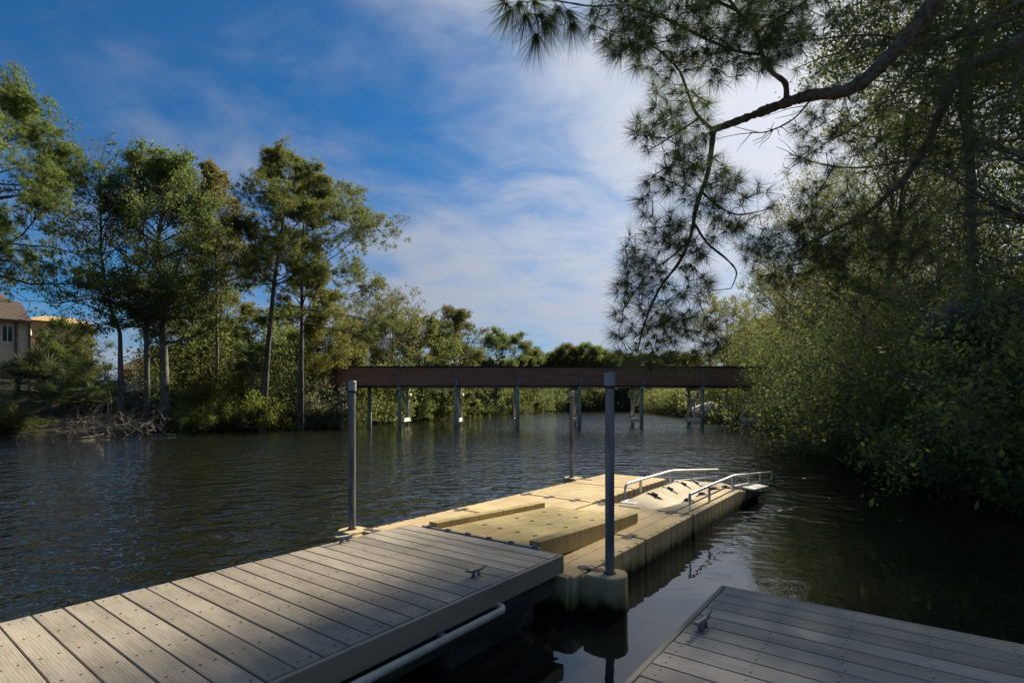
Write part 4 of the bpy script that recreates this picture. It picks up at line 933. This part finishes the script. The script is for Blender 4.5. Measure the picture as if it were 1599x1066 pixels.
# ------------------------------------------------------------------ houses on the left bank
def gable(geo, x0, x1, y0, y1, z0, z1, inset):
    """hipped roof; inset: how far the ridge stops short of the ends"""
    ym = (y0 + y1) / 2; geo.add([(x0, y0, z0), (x1, y0, z0), (x1, y1, z0), (x0, y1, z0), (x0 + inset, ym, z1), (x1 - inset, ym, z1)], [(0, 1, 5, 4), (2, 3, 4, 5)])
    n0 = geo.n - 6; geo.F.append(np.array([(n0 + 1, n0 + 2, n0 + 5), (n0 + 3, n0, n0 + 4)])); geo.F.append(np.array([(n0, n0 + 3, n0 + 2, n0 + 1)]))
def window(root, x0, x1, z0, z1, y, mat='white'):
    w = Geo(); t = 0.09
    for a_, b_, c0, d0 in ((x0 - t, x1 + t, z1, z1 + t), (x0 - t, x1 + t, z0 - t, z0), (x0 - t, x0, z0, z1), (x1, x1 + t, z0, z1)): w.box(a_, b_, y - 0.06, y, c0, d0)
    f = w.build('window', M[mat], root); p_ = Geo(); p_.box(x0, x1, y - 0.025, y - 0.005, z0, z1); p_.build('pane', M['glass'], f)
    p_ = Geo(); p_.box((x0 + x1) / 2 - 0.03, (x0 + x1) / 2 + 0.03, y - 0.05, y - 0.026, z0, z1); p_.build('mullion', M[mat], f)
HY = 50.0
def hx(px, Y=HY): return (px - CX) / F_PX * Y
def hz(py, Y=HY): return EYE + (HOR - py) / F_PX * Y
gb = 2.3
h1 = empty('house', (hx(46), HY, gb), 0.72, label='beige two-storey house with steep brown shingle roof', cat='house')
ox = 0.0
def hq(px): return (hx(px) - hx(46)) / 1.355
Geo().box(-9, hq(46), 0, 9, -0.6, hz(503) - gb).build('wall', M['wall_beige'], h1)
g_ = Geo(); zr = hz(502) - gb; x1 = hq(50)
g_.add([(-9.5, -0.5, zr), (x1, -0.5, zr), (x1, 9.5, zr), (-9.5, 9.5, zr), (-9.5, 2.2, hz(468) - gb), (hq(31), 2.2, hz(468) - gb), (hq(31), 7.0, hz(468) - gb), (-9.5, 7.0, hz(468) - gb)],
       [(0, 1, 5, 4), (1, 2, 6, 5), (2, 3, 7, 6), (3, 0, 4, 7), (4, 5, 6, 7), (3, 2, 1, 0)])
rf = g_.build('roof', M['roof'], h1)
g_ = Geo(); zz = hz(470) - gb; g_.add([(-7, 2.0, zz), (hq(13), 2.0, zz), (hq(13), 7.2, zz), (-7, 7.2, zz), (-6, 4.4, hz(452) - gb), (hq(3), 4.4, hz(452) - gb)], [(0, 1, 5, 4), (2, 3, 4, 5)])
n0 = 0; g_.F.append(np.array([(1, 2, 5), (3, 0, 4)])); g_.build('upper_roof', M['roof'], rf)
Geo().box(-9.55, x1 + 0.05, -0.62, -0.5, zr - 0.22, zr + 0.02).build('gutter', M['trim'], h1)
for px_ in (25, 46): Geo().box(hq(px_) - 0.09, hq(px_) + 0.09, -0.16, -0.003, 0, zr - 0.2).build('downpipe', M['trim'], h1)
window(h1, hq(5), hq(20), hz(535) - gb, hz(511) - gb, -0.003)
window(h1, hq(-22), hq(-8), hz(535) - gb, hz(511) - gb, -0.003)
g_ = Geo(); xa, xb = hq(46.5), hq(108)      # low wing with a roof that slopes down away from the house
g_.add([(xa, 1, -0.6), (xb, 1, -0.6), (xb, 1, hz(552) - gb), (xa, 1, hz(524) - gb), (xa, 6, -0.6), (xb, 6, -0.6), (xb, 6, hz(552) - gb), (xa, 6, hz(524) - gb)], [(0, 1, 2, 3), (5, 4, 7, 6), (1, 5, 6, 2), (4, 0, 3, 7)])
g_.build('lean_to_wall', M['wall_beige'], h1)
g_ = Geo(); g_.add([(xa, 0.7, hz(524) - gb), (xb + 0.4, 0.7, hz(553.5) - gb), (xb + 0.4, 6.3, hz(553.5) - gb), (xa, 6.3, hz(524) - gb), (xa, 0.7, hz(521) - gb), (xb + 0.4, 0.7, hz(550.5) - gb), (xb + 0.4, 6.3, hz(550.5) - gb), (xa, 6.3, hz(521) - gb)],
                   [(0, 1, 5, 4), (1, 2, 6, 5), (2, 3, 7, 6), (4, 5, 6, 7), (3, 2, 1, 0)]); g_.build('lean_to_roof', M['roof'], h1)
Y2 = 64.0
h2 = empty('house', (hx(90, Y2), Y2, gb), 0.70, label='ochre stucco house behind the beige one', cat='house'); o2_ = hx(90, Y2)
def hq(px): return (hx(px, Y2) - o2_) / 1.34
Geo().box(hq(38), hq(146), 0, 8, -0.6, hz(503, Y2) - gb).build('wall', M['wall_ochre'], h2)
g_ = Geo(); gable(g_, hq(34), hq(150), -0.5, 8.5, hz(503, Y2) - gb + 0.003, hz(488, Y2) - gb, 2.0); g_.build('roof', M['wall_ochre'], h2)
for px_ in (62, 104): window(h2, hq(px_), hq(px_ + 7), hz(549, Y2) - gb, hz(535, Y2) - gb, -0.003)
Y3 = 60.0
h3 = empty('house', (hx(216, Y3), Y3, gb + 0.5), label='low house with a plain brown roof seen between the trunks', cat='house'); o3_ = hx(240, Y3)
Geo().box(hx(212, Y3) - o3_, hx(300, Y3) - o3_, 0, 7, -0.6, hz(584, Y3) - gb).build('wall', M['trim'], h3)
g_ = Geo(); gable(g_, hx(206, Y3) - o3_, hx(306, Y3) - o3_, -0.8, 7.8, hz(584, Y3) - gb + 0.003, hz(555, Y3) - gb, 1.2); g_.build('roof', M['roof'], h3)
window(h3, hx(232, Y3) - o3_, hx(240, Y3) - o3_, hz(600, Y3) - gb, hz(589, Y3) - gb, -0.003)
# white panel fence and dark rail fence
fw = empty('panel_fence', (hx(195, 52), 52, 2.5), label='low white panel fence in front of the brown-roofed house', cat='fence')
for k in range(8):
    x = -4.6 + 1.55 * k; Geo().box(x + 0.06, x + 1.49, -0.03, 0.03, 0.1, 1.75).build('panel', M['white'], fw); Geo().box(x - 0.055, x + 0.055, -0.055, 0.055, -0.3, 1.85).build('post', M['white'], fw)
rfz = empty('rail_fence', (hx(20, 40), 40, gz(hx(20, 40), 40)), label='dark two-rail wooden fence behind the palmettos', cat='fence')
for k in range(5): Geo().box(-3.4 + 1.9 * k, -3.26 + 1.9 * k, -0.07, 0.07, -0.3, 1.1).build('post', M['timber_dark'], rfz)
for z in (0.42, 0.86): Geo().box(-3.6, 4.5, -0.11, -0.072, z, z + 0.14).build('rail', M['timber_dark'], rfz)

# ------------------------------------------------------------------ the pine that leans over the docks
def pix(pts): return np.array([P(*p) for p in pts])
def smooth_line(pts, n):
    pts = np.asarray(pts, float); t = np.linspace(0, len(pts) - 1, n); i = np.minimum(t.astype(int), len(pts) - 2); f = (t - i)[:, None]
    p0, p1, p2, p3 = pts[np.maximum(i - 1, 0)], pts[i], pts[i + 1], pts[np.minimum(i + 2, len(pts) - 1)]
    return 0.5 * (2 * p1 + (p2 - p0) * f + (2 * p0 - 5 * p1 + 4 * p2 - p3) * f ** 2 + (3 * p1 - p0 - 3 * p2 + p3) * f ** 3)
nr = np.random.default_rng(123); nwood, nneed = Geo(), Geo(); skel = []
TR = np.array([8.3, 4.6])                                   # trunk foot on the bank beside the docks
def limb(pts, r0, r1, n=None, sides=9, rough=0.10):
    n = n or len(pts) * 5; l_ = smooth_line(pts, n); rr = np.linspace(r0, r1, n) * (1 + nr.normal(0, rough, n)); nwood.tube(l_, rr, sides)
    skel.append(l_); return l_
trunk = [(TR[0], TR[1], 0.6), (TR[0] - 0.1, TR[1] + 0.05, 3.0), (TR[0] - 0.3, TR[1] + 0.15, 6.0), (TR[0] - 0.5, TR[1] + 0.2, 9.0), (TR[0] - 0.4, TR[1] + 0.1, 12.5)]
nwood.tube(smooth_line(trunk, 24), np.linspace(0.30, 0.10, 24), 12)
A0 = [(7.85, 4.8, 8.2), (6.3, 4.9, 7.3), tuple(P(1530, -90, 5.0))]
limb(A0 + [tuple(P(*p)) for p in ((1478, -25, 5.0), (1428, 45, 5.15), (1378, 100, 5.3), (1325, 140, 5.4), (1262, 150, 5.5), (1215, 165, 5.6), (1160, 186, 5.7), (1113, 203, 5.7))], 0.11, 0.033, 130)
limb(pix([(1114, 203, 5.7), (1110, 240, 5.68), (1104, 275, 5.65), (1088, 320, 5.6), (1078, 370, 5.6), (1060, 410, 5.55), (1030, 450, 5.5), (1008, 500, 5.45), (996, 545, 5.4)]), 0.030, 0.008)
limb(pix([(1096, 300, 5.62), (1120, 320, 5.6), (1150, 335, 5.7), (1185, 330, 5.8)]), 0.014, 0.006)
limb(pix([(1085, 350, 5.6), (1105, 380, 5.6), (1135, 405, 5.65), (1150, 425, 5.65), (1142, 450, 5.6)]), 0.015, 0.005)
limb(pix([(1078, 372, 5.6), (1050, 400, 5.7), (1010, 430, 5.8), (975, 480, 5.8)]), 0.012, 0.005)
limb(pix([(1113, 203, 5.7), (1088, 178, 5.65), (1074, 145, 5.6), (1060, 110, 5.5), (1030, 80, 5.4), (990, 50, 5.2)]), 0.020, 0.007)
limb(pix([(1092, 185, 5.65), (1060, 205, 5.6), (1030, 225, 5.55), (1005, 238, 5.5)]), 0.012, 0.004)
limb(pix([(1228, 158, 5.58), (1226, 130, 5.5), (1205, 112, 5.4), (1190, 85, 5.3), (1180, 50, 5.2), (1150, 15, 5.0), (1110, -40, 4.8)]), 0.030, 0.012)
limb(pix([(1190, 85, 5.3), (1150, 80, 5.2), (1100, 60, 5.1), (1040, 30, 4.9), (980, 8, 4.7), (930, -20, 4.5)]), 0.016, 0.006)
limb(pix([(1180, 50, 5.2), (1230, 20, 5.2), (1290, -20, 5.1)]), 0.014, 0.006)
limb(pix([(980, 6, 4.7), (930, 10, 4.2), (890, 5, 3.9), (850, -2, 3.75), (815, -8, 3.7)]), 0.008, 0.004)
limb(pix([(1150, 15, 5.0), (1060, -20, 4.8), (960, -40, 4.4), (880, -40, 4.0)]), 0.014, 0.005)
# second, darker limb and bare side branches
G0 = [(8.0, 4.75, 6.6), (7.2, 5.6, 6.4), tuple(P(1640, 40, 6.6))]
limb(G0 + [tuple(P(*p)) for p in ((1560, 85, 6.7), (1500, 112, 6.8), (1470, 170, 6.8), (1450, 220, 6.9), (1415, 275, 7.0), (1380, 310, 7.0), (1350, 335, 7.1), (1300, 360, 7.2), (1240, 395, 7.3))], 0.10, 0.012, 110)
limb(pix([(1505, 112, 6.8), (1500, 170, 6.75), (1505, 215, 6.7)]), 0.035, 0.010)
limb(pix([(1412, 278, 7.0), (1405, 330, 7.0), (1412, 370, 7.0)]), 0.02, 0.006)
for pts, r0 in (([(1599, 0, 6.0), (1510, 45, 6.0), (1440, 70, 5.9), (1370, 55, 5.8), (1290, 60, 5.8), (1215, 70, 5.7)], 0.022),
                ([(1600, 20, 6.1), (1490, 60, 6.0), (1380, 70, 5.9), (1300, 85, 5.8), (1235, 110, 5.7)], 0.02),
                ([(1600, 215, 6.3), (1500, 232, 6.3), (1420, 250, 6.2), (1340, 262, 6.1), (1280, 255, 6.0), (1232, 240, 6.0)], 0.016),
                ([(1600, 240, 6.6), (1500, 262, 6.5), (1430, 280, 6.4), (1370, 305, 6.4)], 0.014),
                ([(1480, 60, 6.2), (1430, 110, 6.2), (1380, 160, 6.2), (1330, 200, 6.1), (1280, 230, 6.1), (1225, 270, 6.0)], 0.014),
                ([(1600, 330, 6.8), (1500, 355, 6.8), (1420, 365, 6.7), (1330, 395, 6.6)], 0.012),
                ([(1600, 80, 6.0), (1560, 190, 6.0), (1500, 260, 6.0), (1440, 320, 6.0)], 0.012),
                ([(1600, 400, 6.4), (1530, 430, 6.4), (1470, 445, 6.3), (1410, 455, 6.3)], 0.012),
                ([(1270, 150, 5.5), (1240, 185, 5.45), (1200, 205, 5.4), (1172, 207, 5.4)], 0.012)):
    l_ = limb(pix(pts), r0, 0.004, 26, 6)
    k_ = nr.integers(4, 25, 14); st = l_[k_]; dd = unit(unit(l_[np.minimum(k_ + 1, 25)] - l_[k_ - 1]) + nr.normal(size=(14, 3)) * 0.6)
    tw = grow(st, dd, nr.uniform(0.12, 0.5, 14), 4, 0.25, 0.0, nr); nwood.tubes(tw, np.full((14, 1), 0.005) * np.linspace(1, 0.4, 4)[None], 4)
regions = [(1100, 45, 160, 80, 5.0, 0.5, 300), (1230, 20, 90, 60, 5.2, 0.4, 70), (1050, 190, 62, 62, 5.6, 0.3, 95), (1085, 315, 85, 75, 5.6, 0.35, 120), (1040, 430, 80, 85, 5.6, 0.3, 130), (1005, 520, 55, 55, 5.4, 0.3, 45),
           (975, 30, 60, 55, 4.6, 0.3, 40), (1060, 535, 70, 45, 5.7, 0.3, 45), (1165, 320, 45, 45, 5.8, 0.2, 28), (1330, 215, 95, 60, 6.6, 0.5, 90), (1240, 400, 85, 50, 7.1, 0.4, 120), (1340, 340, 110, 70, 7.2, 0.5, 140),
           (1500, 130, 120, 130, 6.6, 0.6, 190), (1430, 50, 120, 60, 6.0, 0.5, 60), (1380, 420, 120, 60, 7.0, 0.5, 80), (1300, 120, 60, 40, 5.9, 0.4, 16)]
tg = []
for cx_, cy_, rx, ry, zc_, zr_, n_ in regions:
    a_ = nr.uniform(0, 2 * math.pi, n_); q = np.sqrt(nr.uniform(0, 1, n_))
    tg += [P(cx_ + rx * q_ * math.cos(t), cy_ + ry * q_ * math.sin(t), zc_ + nr.normal(0, zr_ * 0.6)) for t, q_ in zip(a_, q)]
for p in ((800, 12, 3.7), (822, 20, 3.65), (838, 50, 3.7), (845, 8, 3.75), (862, 20, 3.8), (876, 2, 3.8), (893, 33, 3.9), (905, 12, 4.0), (925, 6, 4.2), (832, 0, 3.6), (812, 2, 3.65), (850, 30, 3.7), (870, 8, 3.75), (842, 22, 3.6), (885, 14, 3.85), (790, 2, 3.6)): tg.append(P(*p))
tg = np.array(tg); SK = np.concatenate(skel); PAR = None
dmin = np.linalg.norm(tg[:, None] - SK[None], axis=2).min(1); order = np.argsort(dmin); tw, tC, tD = [], [], []
for i in order:
    q = tg[i]; dd = np.linalg.norm(SK - q, axis=1); j = int(np.argmin(dd)); s0 = SK[j]; L_ = dd[j]
    if L_ < 0.05: continue
    perp = nr.normal(size=3) * 0.14 * L_; mid = (s0 + q) / 2 + perp + np.array([0, 0, -0.10 * L_]); t = np.linspace(0, 1, 6)[:, None]
    c_ = (1 - t) ** 2 * s0 + 2 * t * (1 - t) * mid + t ** 2 * q; tw.append(c_); SK = np.concatenate([SK, c_[2:]]); tC.append(q); tD.append(c_[-1] - c_[-2])
    if L_ > 0.25: tC.append(c_[3]); tD.append(c_[4] - c_[3])
tw = np.array(tw); lens = np.linalg.norm(tw[:, -1] - tw[:, 0], axis=1)
nwood.tubes(tw, np.clip(0.004 + 0.008 * lens, 0.004, 0.011)[:, None] * np.linspace(1, 0.55, 6)[None], 5)
tC, tD = np.array(tC), unit(np.array(tD)); front = tC[:, 1] < 4.15
needles(nneed, tC[~front], tD[~front], 62, 0.20, 0.0037, nr, 0.85, 0.25)
needles(nneed, tC[front], unit(tD[front] + np.array([0, 0, -0.9])), 120, 0.27, 0.0034, nr, 0.62, 0.35)
np_root = empty('pine_tree', (TR[0], TR[1], 0.6), label='long-needled pine leaning over the docks with heavy scaly limbs', cat='tree')
np_root.name = 'overhanging_pine'
def rel(V): return V - np.array([TR[0], TR[1], 0.6])
nwood.xf(rel).build('trunk', M['bark_near'], np_root, smooth=True); nneed.xf(rel).build('needles', M['needle_near'], np_root)
# spanish moss hanging on the right-bank limbs
for k, (px_, py_, Y_, w_) in enumerate(((1520, 500, 11.5, 0.42), (1590, 480, 10.5, 0.35), (1485, 508, 12.0, 0.25))):
    g_ = Geo(); n_ = 900; c0 = P(px_, py_ - 20, Y_); st = c0 + nr.normal(size=(n_, 3)) * np.array([w_, 0.15, 0.06]); dd = nr.normal(size=(n_, 3)) * 0.35 + np.array([0, 0, -1.0])
    tb = grow(st, dd, nr.uniform(0.15, 0.6, n_), 4, 0.3, -0.1, nr); g_.tubes(tb - c0, np.full((n_, 4), 0.0035), 3)
    tag(g_.build('moss_clump', M['moss'], loc=c0), 'grey beard of hanging moss on a bank tree limb', 'moss', 'moss beards on the shaded bank')
